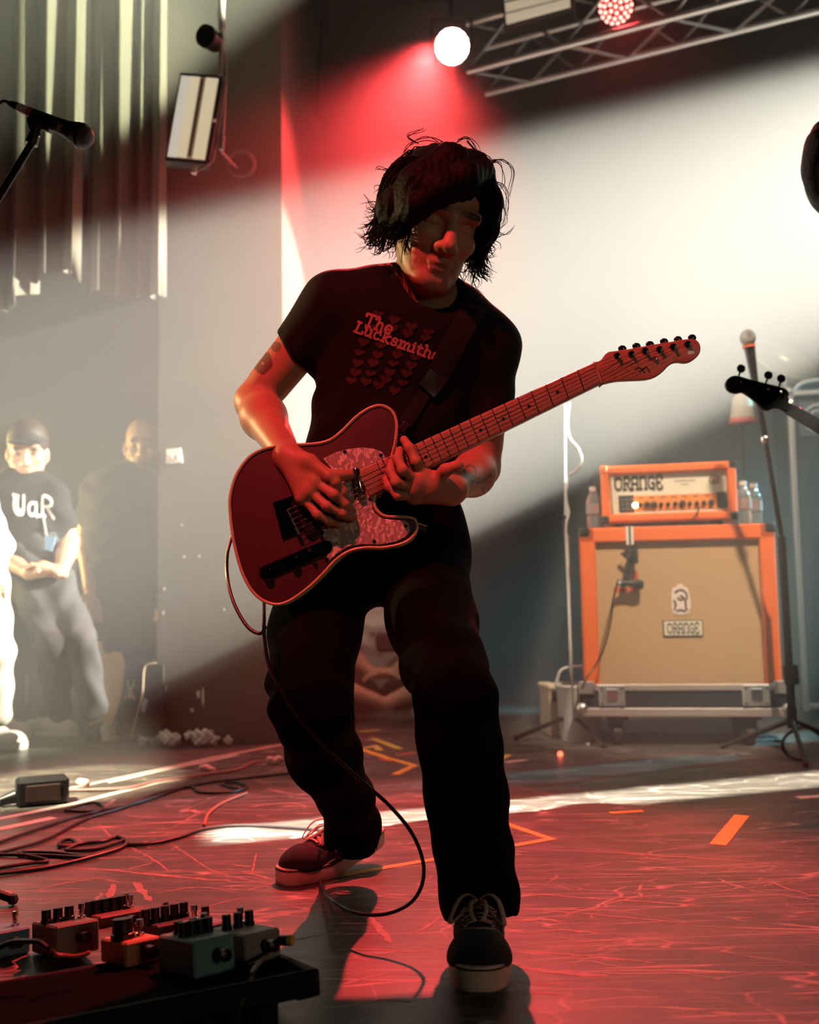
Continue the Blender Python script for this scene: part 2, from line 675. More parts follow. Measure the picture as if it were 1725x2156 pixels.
# ------------------------------------------------------------------ the setting
def floor_material():
    m = mat('stage_floor', (0.03, 0.028, 0.025), 0.42, spec=0.5)
    nt = m.node_tree
    L = nt.links.new
    b = nt.nodes['Principled BSDF']
    tc = nt.nodes.new('ShaderNodeTexCoord')

    def mapped(rot, sx, sy):
        mp = nt.nodes.new('ShaderNodeMapping')
        mp.inputs['Rotation'].default_value = (0, 0, math.radians(rot))
        mp.inputs['Scale'].default_value = (sx, sy, 1)
        L(tc.outputs['Object'], mp.inputs['Vector'])
        return mp

    def ramp(src, p0, p1, v0=0.0, v1=1.0):
        r = nt.nodes.new('ShaderNodeMapRange')
        r.inputs[1].default_value, r.inputs[2].default_value = p0, p1
        r.inputs[3].default_value, r.inputs[4].default_value = v0, v1
        L(src, r.inputs[0])
        return r.outputs[0]

    def op(kind, a, bb):
        q = nt.nodes.new('ShaderNodeMath')
        q.operation = kind
        for i, s in enumerate((a, bb)):
            if isinstance(s, (int, float)):
                q.inputs[i].default_value = s
            else:
                L(s, q.inputs[i])
        return q.outputs[0]

    tot = None
    # scratches: thin cracks of stretched cells in several directions, broken up by noise
    for rot, sx, sy, w, seed, amt in ((6, 0.9, 9, .020, 0, 1.0), (-9, 1.6, 14, .02, 3, .9), (38, 2.2, 7, .012, 5, .8),
                                      (-48, 1.8, 6, .012, 9, .8), (80, 3.0, 6, .012, 12, .6), (2, 1.2, 26, .03, 17, .8)):
        mp = mapped(rot, sx, sy)
        mp.inputs['Location'].default_value = (seed, seed * 1.7, 0)
        dn = nt.nodes.new('ShaderNodeTexNoise')
        dn.inputs['Scale'].default_value = 1.4
        dn.inputs['Detail'].default_value = 3
        L(mp.outputs[0], dn.inputs['Vector'])
        mxv = nt.nodes.new('ShaderNodeMix')
        mxv.data_type = 'VECTOR'
        mxv.inputs[0].default_value = 0.25
        L(mp.outputs[0], mxv.inputs[4])
        L(dn.outputs['Color'], mxv.inputs[5])
        vo = nt.nodes.new('ShaderNodeTexVoronoi')
        vo.feature = 'DISTANCE_TO_EDGE'
        vo.inputs['Scale'].default_value = 1.6
        L(mxv.outputs[1], vo.inputs['Vector'])
        line = ramp(vo.outputs['Distance'], w, w * 0.25)
        n = nt.nodes.new('ShaderNodeTexNoise')
        n.inputs['Scale'].default_value = 2.3
        n.inputs['Detail'].default_value = 4
        L(mp.outputs[0], n.inputs['Vector'])
        msk = ramp(n.outputs['Fac'], 0.47, 0.62)
        s = op('MULTIPLY', op('MULTIPLY', line, msk), amt)
        tot = s if tot is None else op('MAXIMUM', tot, s)
    # scuffed patches
    n = nt.nodes.new('ShaderNodeTexNoise')
    n.inputs['Scale'].default_value = 3.2
    n.inputs['Detail'].default_value = 9
    n.inputs['Roughness'].default_value = 0.72
    L(mapped(5, 1, 2.4).outputs[0], n.inputs['Vector'])
    scuff = ramp(n.outputs['Fac'], 0.50, 0.72)
    n3 = nt.nodes.new('ShaderNodeTexNoise')
    n3.inputs['Scale'].default_value = 26
    n3.inputs['Detail'].default_value = 6
    n3.inputs['Roughness'].default_value = 0.7
    L(mapped(3, 1, 3).outputs[0], n3.inputs['Vector'])
    fleck = ramp(n3.outputs['Fac'], 0.66, 0.72)
    tot = op('MAXIMUM', tot, op('MULTIPLY', scuff, 0.35))
    tot = op('MAXIMUM', tot, op('MULTIPLY', fleck, 0.55))
    mx = nt.nodes.new('ShaderNodeMix')
    mx.data_type = 'RGBA'
    L(tot, mx.inputs[0])
    mx.inputs[6].default_value = (0.068, 0.060, 0.052, 1)
    mx.inputs[7].default_value = (0.36, 0.33, 0.30, 1)
    L(mx.outputs[2], b.inputs['Base Color'])
    L(ramp(tot, 0, 1, 0.36, 0.6), b.inputs['Roughness'])
    bp = nt.nodes.new('ShaderNodeBump')
    bp.inputs['Strength'].default_value = 0.25
    bp.inputs['Distance'].default_value = 0.004
    L(n3.outputs['Fac'], bp.inputs['Height'])
    L(bp.outputs['Normal'], b.inputs['Normal'])
    return m


M_FLOOR = floor_material()
M_WALL = mat('black_painted_wall', (0.060, 0.055, 0.052), 0.75, bump=0.3, bscale=30, vary=0.35, vscale=3)
M_PANEL = mat('worn_painted_panel', (0.085, 0.076, 0.058), 0.6, bump=0.05, bscale=40, vary=0.35, vscale=2.5)
M_CEIL = mat('black_ceiling', (0.02, 0.02, 0.02), 0.9, vary=0.2)

BACK = 5.8


def struct(name, mb, m, parent=None):
    o = mb.build(name, m, parent)
    if parent is None:
        tag(o, kind='structure')
    return o


o = struct('floor', MB().box((0.9, 1.0, -0.05), (9.2, 10.4, 0.1)), M_FLOOR)
o['label'] = 'scuffed black stage floor with scratches'
struct('wall_back', MB().box((0.9, BACK + 0.06, 2.2), (9.2, 0.12, 4.6)), M_WALL)
struct('ceiling', MB().box((0.9, 1.0, 4.55), (9.2, 10.4, 0.1)), M_CEIL)
struct('wall_right', MB().box((5.56 + 1.9, 1.0, 2.2), (0.12, 10.4, 4.6)), M_WALL)
struct('wall_left', MB().box((-3.76, 1.0, 2.2), (0.12, 10.4, 4.6)), M_WALL)
# the projecting pier on the left, seen face on, with its slanted return
EX = P(331, 1300, 4.35).x
RX = P(597, 1000, 4.35).x
RX2 = P(667, 700, 5.25).x
mb = MB()
mb.prism([(EX, 4.35, 0), (RX, 4.35, 0), (RX2, 5.25, 0), (RX2, BACK, 0), (RX2 - .12, BACK, 0), (RX2 - .12, 5.25, 0), (RX - .12, 4.45, 0), (EX, 4.45, 0)], (0, 0, 4.5))
o = struct('wall_pier', mb, M_PANEL)
# baseboard of the back wall
struct('baseboard_back', MB().box((0.5 * (RX2 + 7.4), BACK - 0.012, 0.06), (7.4 - RX2, 0.024, 0.12)), M_WALL)

# ------------------------------------------------------------------ haze
hz = bpy.data.materials.new('stage_haze')
hz.use_nodes = True
nt = hz.node_tree
nt.nodes.remove(nt.nodes['Principled BSDF'])
vs = nt.nodes.new('ShaderNodeVolumeScatter')
vs.inputs['Color'].default_value = (0.97, 0.97, 0.97, 1)
vs.inputs['Density'].default_value = 0.22
vs.inputs['Anisotropy'].default_value = -0.36
nt.links.new(vs.outputs[0], nt.nodes['Material Output'].inputs['Volume'])
g_ = 0.004
o = MB().prism([(-3.68, 3.45, 0.004), (7.38, 3.45, 0.004), (7.38, BACK - 0.03, 0.004), (RX2 + g_, BACK - 0.03, 0.004), (RX2 + g_, 5.25, 0.004),
                (RX + g_, 4.35 - g_, 0.004), (EX - g_, 4.35 - g_, 0.004), (EX - g_, 4.45 + g_, 0.004), (RX - .12 - g_, 4.45 + g_, 0.004), (RX2 - .12 - g_, 5.25, 0.004), (RX2 - .12 - g_, BACK - 0.03, 0.004), (-3.68, BACK - 0.03, 0.004)],
               (0, 0, 4.48)).build('stage_haze', hz)
tag(o, 'thin stage haze hanging behind the guitarist and catching the light beams', 'haze', kind='stuff')
# ------------------------------------------------------------------ stroke lettering (flat print)
GLY = {
    'T': (0.95, [[(.0, .80), (.0, 1), (1, 1), (1, .80)], [(.5, 1), (.5, 0)], [(.28, 0), (.72, 0)]]),
    'L': (0.85, [[(.1, 1), (.5, 1)], [(.3, 1), (.3, 0)], [(.1, 0), (1, 0), (1, .22)]]),
    'h': (0.8, [[(.0, 1), (.22, 1), (.22, 0)], [(.22, .45), (.45, .65), (.75, .6), (.82, .4), (.82, 0), (.98, 0)], [(.05, 0), (.4, 0)]]),
    'e': (0.75, [[(.15, .34), (.88, .34), (.85, .55), (.52, .67), (.2, .56), (.1, .33), (.22, .08), (.52, 0), (.88, .1)]]),
    'u': (0.85, [[(.02, .65), (.2, .65), (.2, .2), (.35, .02), (.6, .04), (.8, .22)], [(.62, .65), (.8, .65), (.8, 0), (.98, 0)]]),
    'c': (0.72, [[(.86, .5), (.8, .6), (.5, .67), (.2, .56), (.1, .33), (.22, .08), (.52, 0), (.88, .1)]]),
    'k': (0.82, [[(.0, 1), (.2, 1), (.2, 0)], [(.78, .65), (.22, .3)], [(.4, .42), (.8, 0), (.98, 0)], [(.05, 0), (.38, 0)], [(.6, .65), (.95, .65)]]),
    's': (0.68, [[(.84, .5), (.76, .62), (.48, .67), (.2, .58), (.22, .42), (.78, .28), (.82, .1), (.5, 0), (.18, .06), (.12, .2)]]),
    'm': (1.15, [[(.0, .65), (.16, .65), (.16, 0)], [(.16, .45), (.32, .65), (.48, .6), (.52, .45), (.52, 0)], [(.52, .45), (.68, .65), (.84, .6), (.88, .42), (.88, 0), (1, 0)], [(.04, 0), (.28, 0)], [(.42, 0), (.62, 0)]]),
    'i': (0.42, [[(.1, .65), (.5, .65), (.5, 0)], [(.1, 0), (.9, 0)], [(.45, .86), (.55, .90)]]),
    't': (0.55, [[(.4, .9), (.4, .12), (.6, 0), (.9, .06)], [(.05, .65), (.9, .65)]]),
    'O': (1.0, [[(.5, 1), (.16, .86), (.05, .5), (.16, .14), (.5, 0), (.84, .14), (.95, .5), (.84, .86), (.5, 1)]]),
    'R': (0.95, [[(.2, 0), (.2, 1), (.65, 1), (.88, .82), (.82, .58), (.5, .5), (.22, .5)], [(.5, .5), (.9, .05), (1.05, -.08)], [(.02, 0), (.36, 0)]]),
    'A': (0.95, [[(.1, 0), (.1, .8), (.3, 1), (.7, 1), (.85, .8), (.85, 0)], [(.1, .45), (.85, .45)], [(-.02, 0), (.25, 0)], [(.7, 0), (.98, 0)]]),
    'N': (0.95, [[(.12, 0), (.12, 1)], [(.12, .85), (.4, 1), (.75, .95), (.85, .75), (.85, 0)], [(-.02, 0), (.27, 0)], [(.7, 0), (1, 0)]]),
    'G': (0.95, [[(.88, .85), (.55, 1), (.2, .86), (.08, .5), (.2, .14), (.55, 0), (.85, .16), (.85, .46), (.55, .46)], [(.85, .2), (.85, -.1)]]),
    'E': (0.85, [[(.9, .8), (.9, 1), (.2, 1), (.2, 0), (.9, 0), (.9, .2)], [(.2, .5), (.65, .5)]]),
    'S': (0.8, [[(.85, .8), (.6, 1), (.25, .95), (.14, .75), (.3, .55), (.75, .45), (.86, .22), (.65, .02), (.25, .02), (.1, .2)]]),
    'P': (0.85, [[(.2, 0), (.2, 1), (.65, 1), (.88, .8), (.65, .5), (.2, .5)]]),
    'U': (0.9, [[(.15, 1), (.05, .5), (.2, .1), (.5, 0), (.8, .12), (.85, 1)], [(.35, .85), (.35, .3), (.6, .2)], [(.0, 1), (.4, .95)]]),
    'a': (0.8, [[(.8, .65), (.3, .62), (.12, .35), (.25, .02), (.6, .05), (.8, .3), (.8, .65), (.8, 0), (.95, 0)]]),
}


def strokes(text, italic=0.0, gap=0.16):
    """list of polylines for text, in units of cap height"""
    out, x = [], 0.0
    for ch in text:
        if ch == ' ':
            x += 0.45
            continue
        w, ss = GLY[ch]
        for s in ss:
            out.append([(x + px * w + py * italic, py) for (px, py) in s])
        x += w + gap
    return out, x - gap


def ribbons(polys, half, place, mb, lift=0.0):
    """flat strokes of half width half (text units); place(u,v)->point"""
    for s in polys:
        if len(s) > 2:
            q = [Vector((a, b, 0)) for a, b in s]
            closed = (q[0] - q[-1]).length < 1e-6
            q = catmull(q, 3)
        else:
            q = [Vector((a, b, 0)) for a, b in s]
            n = 3
            q = [q[0].lerp(q[1], i / n) for i in range(n + 1)]
        L, Rr = [], []
        for i, p in enumerate(q):
            t = (q[min(i + 1, len(q) - 1)] - q[max(i - 1, 0)])
            t = t.normalized() if t.length > 1e-9 else Vector((1, 0, 0))
            if i == 0:
                p = p - t * half * .8
            if i == len(q) - 1:
                p = p + t * half * .8
            nrm = Vector((-t.y, t.x, 0))
            L.append(place(*(p + nrm * half).xy))
            Rr.append(place(*(p - nrm * half).xy))
        n = len(q)
        vs = L + Rr
        fs = [(i, i + 1, n + i + 1, n + i) for i in range(n - 1)]
        mb.add(vs, fs)


# ------------------------------------------------------------------ the guitarist
M_SKIN = attr_mat('skin', 0.45, 0.45, bump=0.08, bscale=400)
M_HAIR = mat('black_hair', (0.006, 0.005, 0.004), 0.6, spec=0.12, bump=0.5, bscale=90)
M_TEE = mat('black_cotton', (0.005, 0.005, 0.006), 0.85, bump=0.15, bscale=300, spec=0.25)
M_DENIM = mat('black_denim', (0.0035, 0.0035, 0.004), 0.9, bump=0.2, bscale=500, spec=0.05)
SKIN = np.array([0.50, 0.27, 0.17])

gp = P(830, 1300, 2.0)
guitarist = thing('person', 'guitarist in black printed tee and black jeans bending over an electric guitar', 'person', (gp.x, 1.95, 0.0))

# head frame
yaw, pit, rol = math.radians(16), math.radians(22), math.radians(12)
HF = Vector((math.sin(yaw) * math.cos(pit), -math.cos(yaw) * math.cos(pit), -math.sin(pit)))
HU0 = Vector((math.sin(yaw) * math.sin(pit), -math.cos(yaw) * math.sin(pit), math.cos(pit)))
HR0 = HU0.cross(HF)
HU = HU0 * math.cos(rol) + HR0 * math.sin(rol)
HR = HU.cross(HF)
HC = P(922, 470, 1.99)
HS = 1.08


def hd(f, r, u):
    return HC + (HF * f + HR * r + HU * u) * HS


HM = np.array([[HF.x, HR.x, HU.x], [HF.y, HR.y, HU.y], [HF.z, HR.z, HU.z]])


def head_prims(B, hd, HM, s=1.0):
    e = lambda c, r, k=0.02, op='u': B.ell(hd(*c), np.array(r) * s, HM, k, op)
    e((-.012, 0, .035), (.098, .077, .098))
    e((.030, 0, -.045), (.064, .060, .085), .03)
    for q in (-1, 1):
        B.cap(hd(-.005, q * .052, -.045), hd(.062, q * .020, -.106), .022 * s, .017 * s, .02)
        e((.064, q * .043, -.028), (.022, .020, .018), .02)
        e((-.005, q * .079, -.018), (.020, .010, .032), .008)
    B.cap(hd(.073, -.008, -.106), hd(.073, .008, -.106), .017 * s, .017 * s, .02)
    B.cap(hd(.083, -.040, .021), hd(.083, .040, .021), .0145 * s, .0145 * s, .015)
    for q in (-1, 1):
        e((.106, q * .033, .000), (.026, .021, .013), .010, 's')
        e((.073, q * .032, -.002), (.013, .014, .011), .003)
        B.cap(hd(.086, q * .019, -.003), hd(.079, q * .046, -.006), .0028 * s, .0022 * s, .002)
    B.cap(hd(.088, 0, .014), hd(.110, 0, -.036), .0095 * s, .0120 * s, .014)
    e((.109, 0, -.040), (.014, .0135, .011), .010)
    for q in (-1, 1):
        e((.098, q * .0145, -.044), (.013, .0095, .010), .007)
        e((.108, q * .007, -.054), (.006, .0035, .004), .003, 's')
    B.cap(hd(.0860, -.016, -.0725), hd(.0860, .016, -.0725), .0060 * s, .0060 * s, .008)
    B.cap(hd(.0905, -.007, -.0710), hd(.0905, .007, -.0710), .0048 * s, .0048 * s, .008)
    B.cap(hd(.0865, -.011, -.0835), hd(.0865, .011, -.0835), .0070 * s, .0070 * s, .008)
    B.cap(hd(.0965, -.023, -.0790), hd(.0975, .023, -.0775), .0036 * s, .0036 * s, .003, 's')


B = Body(0.02)
head_prims(B, hd, HM, HS)
NB = P(886, 612, 2.08)          # base of the neck
B.cap(hd(-.025, 0, -.055), NB, .056, .060, .03)
B.cap(hd(.020, .0, -.085), P(905, 618, 2.035), .040, .045, .03)
for q in (-1, 1):
    B.cap(hd(-.03, q * .055, -.05), P(905 + q * 6, 622, 2.02), .012, .012, .02)
CH, WA, HP = P(836, 765, 2.08), P(808, 960, 2.08), P(798, 1120, 2.09)
YF = ((0, 1, 0), .62)
SL, SR = P(702, 642, 2.06), P(1030, 730, 2.09)
EL, ER = P(536, 846, 2.10), P(1012, 985, 2.13)
WL, WR = P(606, 962, 1.895), P(950, 1030, 1.915)
B.cap(CH, WA, .145, .13, .04, flat=YF)
B.cap(WA, HP, .13, .135, .04, flat=YF)
B.cap(NB, SL, .045, .046, .04).cap(NB, SR, .045, .046, .04)


def arm(B, S, E, Wr, r0=.047, r1=.040, r2=.044, r3=.0265):
    S, E, Wr = Vector(S), Vector(E), Vector(Wr)
    B.cap(S, E, r0, r1, .02)
    B.cap(S.lerp(E, .25), S.lerp(E, .8), r0 * .92, r1 * .98, .02)
    m = E.lerp(Wr, .3)
    B.cap(E, m, r1 * .95, r2, .02)
    B.cap(m, Wr, r2, r3, .025)


arm(B, SL, EL, WL)
arm(B, SR, ER, WR)
# strumming hand (viewer's left): wrist, palm, thumb, four fingers
GY = 1.888


def hand(B, wrist, knuckles, fingers, thumb, rp=.017):
    for kn in knuckles:
        B.cap(wrist, kn, .022, rp * .82, .012)
    for i in range(len(knuckles) - 1):
        B.cap(knuckles[i], knuckles[i + 1], .0125, .0125, .010)
    for (pts, r) in fingers:
        pts = [Vector(p) for p in pts]
        for i in range(len(pts) - 1):
            B.cap(pts[i], pts[i + 1], r * (1 - .07 * i), r * (1 - .07 * (i + 1)), .0035)
            if i > 0:
                B.ell(pts[i], [r * 1.02] * 3, None, .004)
    pts = [Vector(p) for p in thumb]
    B.cap(wrist, pts[0], .020, .016, .012)
    for i in range(len(pts) - 1):
        B.cap(pts[i], pts[i + 1], .0128 - .001 * i, .0118 - .001 * i, .006)


Q = lambda x, y, Y: P(x, y, Y)
hand(B, WL, [Q(668, 996, 1.865), Q(664, 1016, 1.862), Q(652, 1034, 1.862), Q(638, 1048, 1.868)],
     [([Q(668, 996, 1.865), Q(706, 1016, 1.850), Q(722, 1036, 1.862), Q(716, 1052, 1.876)], .0098),
      ([Q(664, 1016, 1.862), Q(703, 1042, 1.846), Q(726, 1062, 1.858), Q(736, 1074, 1.874)], .0098),
      ([Q(652, 1034, 1.862), Q(688, 1066, 1.848), Q(720, 1082, 1.860), Q(742, 1090, 1.876)], .0095),
      ([Q(638, 1048, 1.868), Q(668, 1084, 1.856), Q(692, 1098, 1.866), Q(712, 1104, 1.880)], .0085)],
     [Q(652, 972, 1.862), Q(694, 1003, 1.850), Q(734, 1000, 1.872)])
# fretting hand (viewer's right): reaches round under the neck
hand(B, WR, [Q(892, 1002, 1.868), Q(880, 1014, 1.862), Q(872, 1030, 1.866), Q(872, 1046, 1.876)],
     [([Q(892, 1002, 1.868), Q(876, 972, 1.852), Q(862, 944, 1.858), Q(851, 926, 1.872)], .0102),
      ([Q(880, 1014, 1.862), Q(848, 990, 1.840), Q(838, 966, 1.856), Q(842, 948, 1.876)], .0102),
      ([Q(872, 1030, 1.866), Q(834, 1016, 1.842), Q(822, 992, 1.856), Q(824, 974, 1.876)], .0098),
      ([Q(872, 1046, 1.876), Q(838, 1044, 1.852), Q(820, 1026, 1.860), Q(812, 1008, 1.876)], .0088)],
     [Q(918, 1012, 1.872), Q(938, 990, 1.852), Q(966, 980, 1.842)])
B.cap(WR, Q(905, 1030, 1.88), .026, .022, .02)
# hips and legs inside the jeans
HLj, HRj = P(698, 1195, 2.09), P(884, 1190, 2.09)
KL, KR = P(654, 1480, 1.83), P(956, 1465, 1.70)
AL, AR = P(748, 1752, 2.17), P(1010, 1862, 1.75)
B.cap(HLj, HRj, .075, .075, .03, flat=((0, 1, 0), .8))
for h_, k_, a_ in ((HLj, KL, AL), (HRj, KR, AR)):
    B.cap(h_, k_, .060, .044, .02).cap(k_, a_, .042, .03, .02)
v, q = B.grow(0.0024)
me = grid_mesh('body', v, q)
# colour of the skin itself: lips, brows, stubble, tattoos
loc = (v - np3(HC)) @ HM / HS
cols = np.tile(SKIN, (len(v), 1))


def blend(mask, c):
    global cols
    cols = cols * (1 - mask[:, None]) + np.array(c) * mask[:, None]


def gauss(c, r):
    return np.exp(-((((loc - np.array(c)) / np.array(r)) ** 2).sum(1)))


blend(np.clip(gauss((.092, 0, -.0775), (.02, .017, .010)) * 1.2, 0, 1), (.36, .13, .10))
for s_ in (-1, 1):
    blend(np.clip(gauss((.095, s_ * .033, .024), (.025, .022, .006)) * 1.6, 0, 1), (.02, .014, .010))
blend(np.clip(gauss((.07, 0, -.09), (.06, .06, .035)) * .35, 0, .35), (.22, .13, .10))


def to_px(X):
    R = np.array(CAM_R)
    L_ = (X - np.array([0, 0, CAMZ])) @ R
    return W / 2 + FPX * L_[:, 0] / -L_[:, 2], H / 2 - FPX * L_[:, 1] / -L_[:, 2]


px_, py_ = to_px(v)
far = np.linalg.norm(v - np3(SL.lerp(EL, .55)), axis=1) < .10
hx, hy = (px_ - 553) / 15, -(py_ - 765) / 17
fh = (hx ** 2 + hy ** 2 - 1) ** 3 - hx ** 2 * hy ** 3
blend(((np.abs(fh) < .9) & (hx ** 2 + hy ** 2 < 2.6) & far).astype(float) * .75, (.06, .05, .05))
blend((((px_ - 582) ** 2 + (py_ - 730) ** 2 < 120) & far).astype(float) * .7, (.06, .05, .05))
near_r = np.linalg.norm(v - np3(ER.lerp(WR, .45)), axis=1) < .14
an_ = np.sqrt((px_ - 990) ** 2 + (py_ - 992) ** 2)
blend(((np.abs(an_ - 12) < 2.2) & near_r).astype(float) * .7, (.06, .05, .05))
sw = np.abs((py_ - 1006) - 10 * np.sin((px_ - 985) / 13.0)) < 2.2
blend((sw & near_r & (px_ > 975) & (px_ < 1036)).astype(float) * .7, (.06, .05, .05))
sw = np.abs((px_ - 1022) - 8 * np.sin((py_ - 985) / 9.0)) < 2.5
blend((sw & near_r & (py_ > 1010) & (py_ < 1050)).astype(float) * .6, (.06, .05, .05))
tint(me, cols)
link('body', me, M_SKIN, guitarist)

# ---- t-shirt
T = Body(0.03)
T.cap(CH, WA, .172, .150, .04, flat=YF)
T.cap(WA, HP, .150, .160, .04, flat=YF)
T.cap(P(886, 620, 2.085), SL, .060, .060, .05).cap(P(886, 620, 2.085), SR, .060, .060, .05)
T.cap(P(800, 660, 2.05), P(950, 690, 2.06), .085, .085, .05, flat=((0, 1, 0), .9))
sl_end, sr_end = SL.lerp(EL, .50), SR.lerp(ER, .66)
T.cap(SL, sl_end, .064, .056, .035)
T.cap(SR, sr_end, .063, .059, .035)


def frame_to(d):
    d = Vector(d).normalized()
    a = d.orthogonal().normalized()
    b = d.cross(a)
    return np.array([[d.x, a.x, b.x], [d.y, a.y, b.y], [d.z, a.z, b.z]])


dl, dr = (EL - SL).normalized(), (ER - SR).normalized()
cutl = (dl + Vector((-.05, 0, .25))).normalized()
T.rbox(sl_end + cutl * .075, (.075, .085, .085), frame_to(cutl), .002, .002, 's')
T.rbox(sr_end + dr * .065, (.065, .085, .085), frame_to(dr), .002, .002, 's')
T.cap(sl_end - dl * .05, sl_end + dl * .1, .050, .052, .002, 's')
T.cap(sr_end - dr * .05, sr_end + dr * .1, .053, .055, .002, 's')
T.cap(P(882, 592, 2.085), P(918, 585, 1.985), .062, .066, .006, 's')
T.cap(P(893, 590, 2.03), P(903, 520, 2.0), .066, .075, .006, 's')
T.plane(P(805, 1092, 2.0), (0.05, 0, -1), .002)


def tee_folds(X, D):
    x, z = X[:, 0], X[:, 2]
    a = np.sin((x * .75 + z * .55) * 95 + 3 * np.sin(z * 17)) * .5 + np.sin((x * -.5 + z * .9) * 70 + 2 * np.sin(x * 21))
    w = np.clip((1.20 - z) * 4, .25, 1)
    return D + .0022 * a * w


v, q = T.grow(0.004, tee_folds, .004)
tee_me = grid_mesh('t_shirt', v, q)
TEE_BVH = BVHTree.FromPolygons([Vector(p) for p in v], [tuple(f) for f in q])
tee = link('t_shirt', tee_me, M_TEE, guitarist)
CAMP = Vector((0, 0, CAMZ))


def on_tee(px, py, lift=.0016):
    d = ray(px, py).normalized()
    hit, nrm, i, t = TEE_BVH.ray_cast(CAMP, d)
    if hit is None:
        hit, nrm, i, t = TEE_BVH.find_nearest(P(px, py, 1.97))
    return hit - d * lift


# collar rib
ring = []
for k in range(40):
    a = 2 * PI * k / 40
    p = Vector(P(895, 590, 2.03)) + Vector((math.cos(a) * .071, math.sin(a) * .071, 0))
    ring.append(p)
# print on the chest: lettering and hearts
M_PRINT = mat('pink_print', (0.38, 0.15, 0.13), 0.8)
M_HEART = mat('brick_red_print', (0.045, 0.014, 0.010), 0.85)
mb = MB()
ang = math.radians(19.5)
for text, x0, y0, hh, sp in (('The', 765, 684, 25, .12), ('Lucksmiths', 744, 697, 22, .12)):
    polys, wtot = strokes(text, .22, sp)
    tw = (61 if text == 'The' else 188) / wtot

    def place(u, w_, x0=x0, y0=y0, hh=hh, tw=tw):
        a, b = u * tw, -w_ * hh
        return on_tee(x0 + a * math.cos(ang) - b * math.sin(ang) * .6, y0 + a * math.sin(ang) + b, .0030)
    ribbons(polys, .115, place, mb)
mb.build('lettering', M_PRINT, tee, smooth=False)['label'] = 'pink slanted chest lettering'
hearts = [(796, 661), (830, 673), (866, 687), (902, 699), (826, 690), (858, 702), (896, 711), (782, 690),
          (765, 720), (802, 727), (842, 732), (882, 738),
          (757, 742), (795, 747), (836, 747), (875, 752),
          (753, 764), (786, 764), (828, 765), (866, 769),
          (749, 784), (780, 786), (820, 784), (856, 786),
          (740, 801), (771, 803), (812, 799), (848, 806), (797, 811), (831, 822)]
for i, (hx_, hy_) in enumerate(hearts):
    mb = MB()
    loop = []
    for k in range(18):
        t = 2 * PI * k / 18
        a, b = 16 * math.sin(t) ** 3 / 17, (13 * math.cos(t) - 5 * math.cos(2 * t) - 2 * math.cos(3 * t) - math.cos(4 * t)) / 17
        c_, s_ = math.cos(.25), math.sin(.25)
        a, b = a * c_ + b * s_, -a * s_ + b * c_
        loop.append(on_tee(hx_ + a * 13.5, hy_ - b * (12 if i % 3 else 9), .0022))
    c = on_tee(hx_, hy_, .0022)
    mb.add([c] + loop, [(0, 1 + k, 1 + (k + 1) % 18) for k in range(18)])
    mb.build('heart_print', M_HEART, tee, smooth=False)

# ---- jeans
J = Body(0.03)
J.cap(P(700, 1180, 2.085), P(890, 1165, 2.09), .105, .098, .05, flat=((0, 1, 0), .95))
J.cap(P(720, 1100, 2.085), P(880, 1095, 2.085), .10, .092, .05, flat=((0, 1, 0), .95))
Lc = [(690, 1200, 2.085, .100), (664, 1330, 2.00, .088), (655, 1440, 1.88, .075), (657, 1500, 1.80, .067), (682, 1590, 1.92, .066),
      (728, 1680, 2.06, .052), (741, 1735, 2.16, .054), (742, 1768, 2.18, .058)]
Rc = [(886, 1190, 2.07, .098), (910, 1310, 1.93, .083), (935, 1400, 1.78, .071), (957, 1470, 1.70, .066), (969, 1560, 1.71, .067),
      (982, 1680, 1.735, .066), (997, 1790, 1.745, .063), (1008, 1880, 1.735, .061), (1016, 1920, 1.725, .058)]
for C_ in (Lc, Rc):
    pts = [P(a, b, c) for a, b, c, d in C_]
    rs = [d for a, b, c, d in C_]
    J.chain(pts, rs, .03)
# open hems
pl = P(742, 1800, 2.18)
J.rbox(pl + Vector((0, 0, -.045)), (.11, .11, .05), None, .002, .002, 's')
pr_ = P(1016, 1942, 1.73)
J.rbox(pr_ + Vector((0, 0.02, -.05)), (.11, .12, .05), frame_to((.06, -.25, -1))[:, [1, 2, 0]], .002, .002, 's')
J.cap(P(742, 1740, 2.17), P(742, 1830, 2.19), .046, .05, .002, 's')
J.cap(P(1012, 1880, 1.735), P(1018, 1990, 1.70), .050, .055, .002, 's')


def denim_folds(X, D):
    x, y, z = X[:, 0], X[:, 1], X[:, 2]
    w1 = x * 9 + y * 7 + 1.3 * np.sin(x * 17 - z * 5) + np.sin(y * 23 + 1)
    a = np.sin(z * 31 + 1.9 * np.sin(w1)) * np.sin(x * 24 + z * 9 + 1.1) + .7 * np.sin(z * 57 - x * 41 + y * 37 + 1.5 * np.sin(z * 21 + x * 13))
    low = .8 * np.exp(-((z - .12) / .09) ** 2) + .9 * np.exp(-((z - .42) / .06) ** 2) + .25
    return D + .0032 * a * low


v, q = J.grow(0.005, denim_folds, .010)
me = grid_mesh('jeans', v, q)
JEANS_BVH = BVHTree.FromPolygons([Vector(p) for p in v], [tuple(f) for f in q])
link('jeans', me, M_DENIM, guitarist)

# ---- hair: a cap of hair plus separate locks
Hh = Body(0.02)


def he(c, r, k=.02, op='u'):
    Hh.ell(hd(*c), np.array(r) * HS, HM, k, op)


he((-.022, -.004, .048), (.108, .094, .100))
he((-.03, 0, .0), (.085, .092, .085), .03)
for q_ in (-1, 1):                              # sides over the ears
    Hh.cap(hd(.000, q_ * .080, .03), hd(-.005, q_ * .082, -.035), .030, .018, .02)
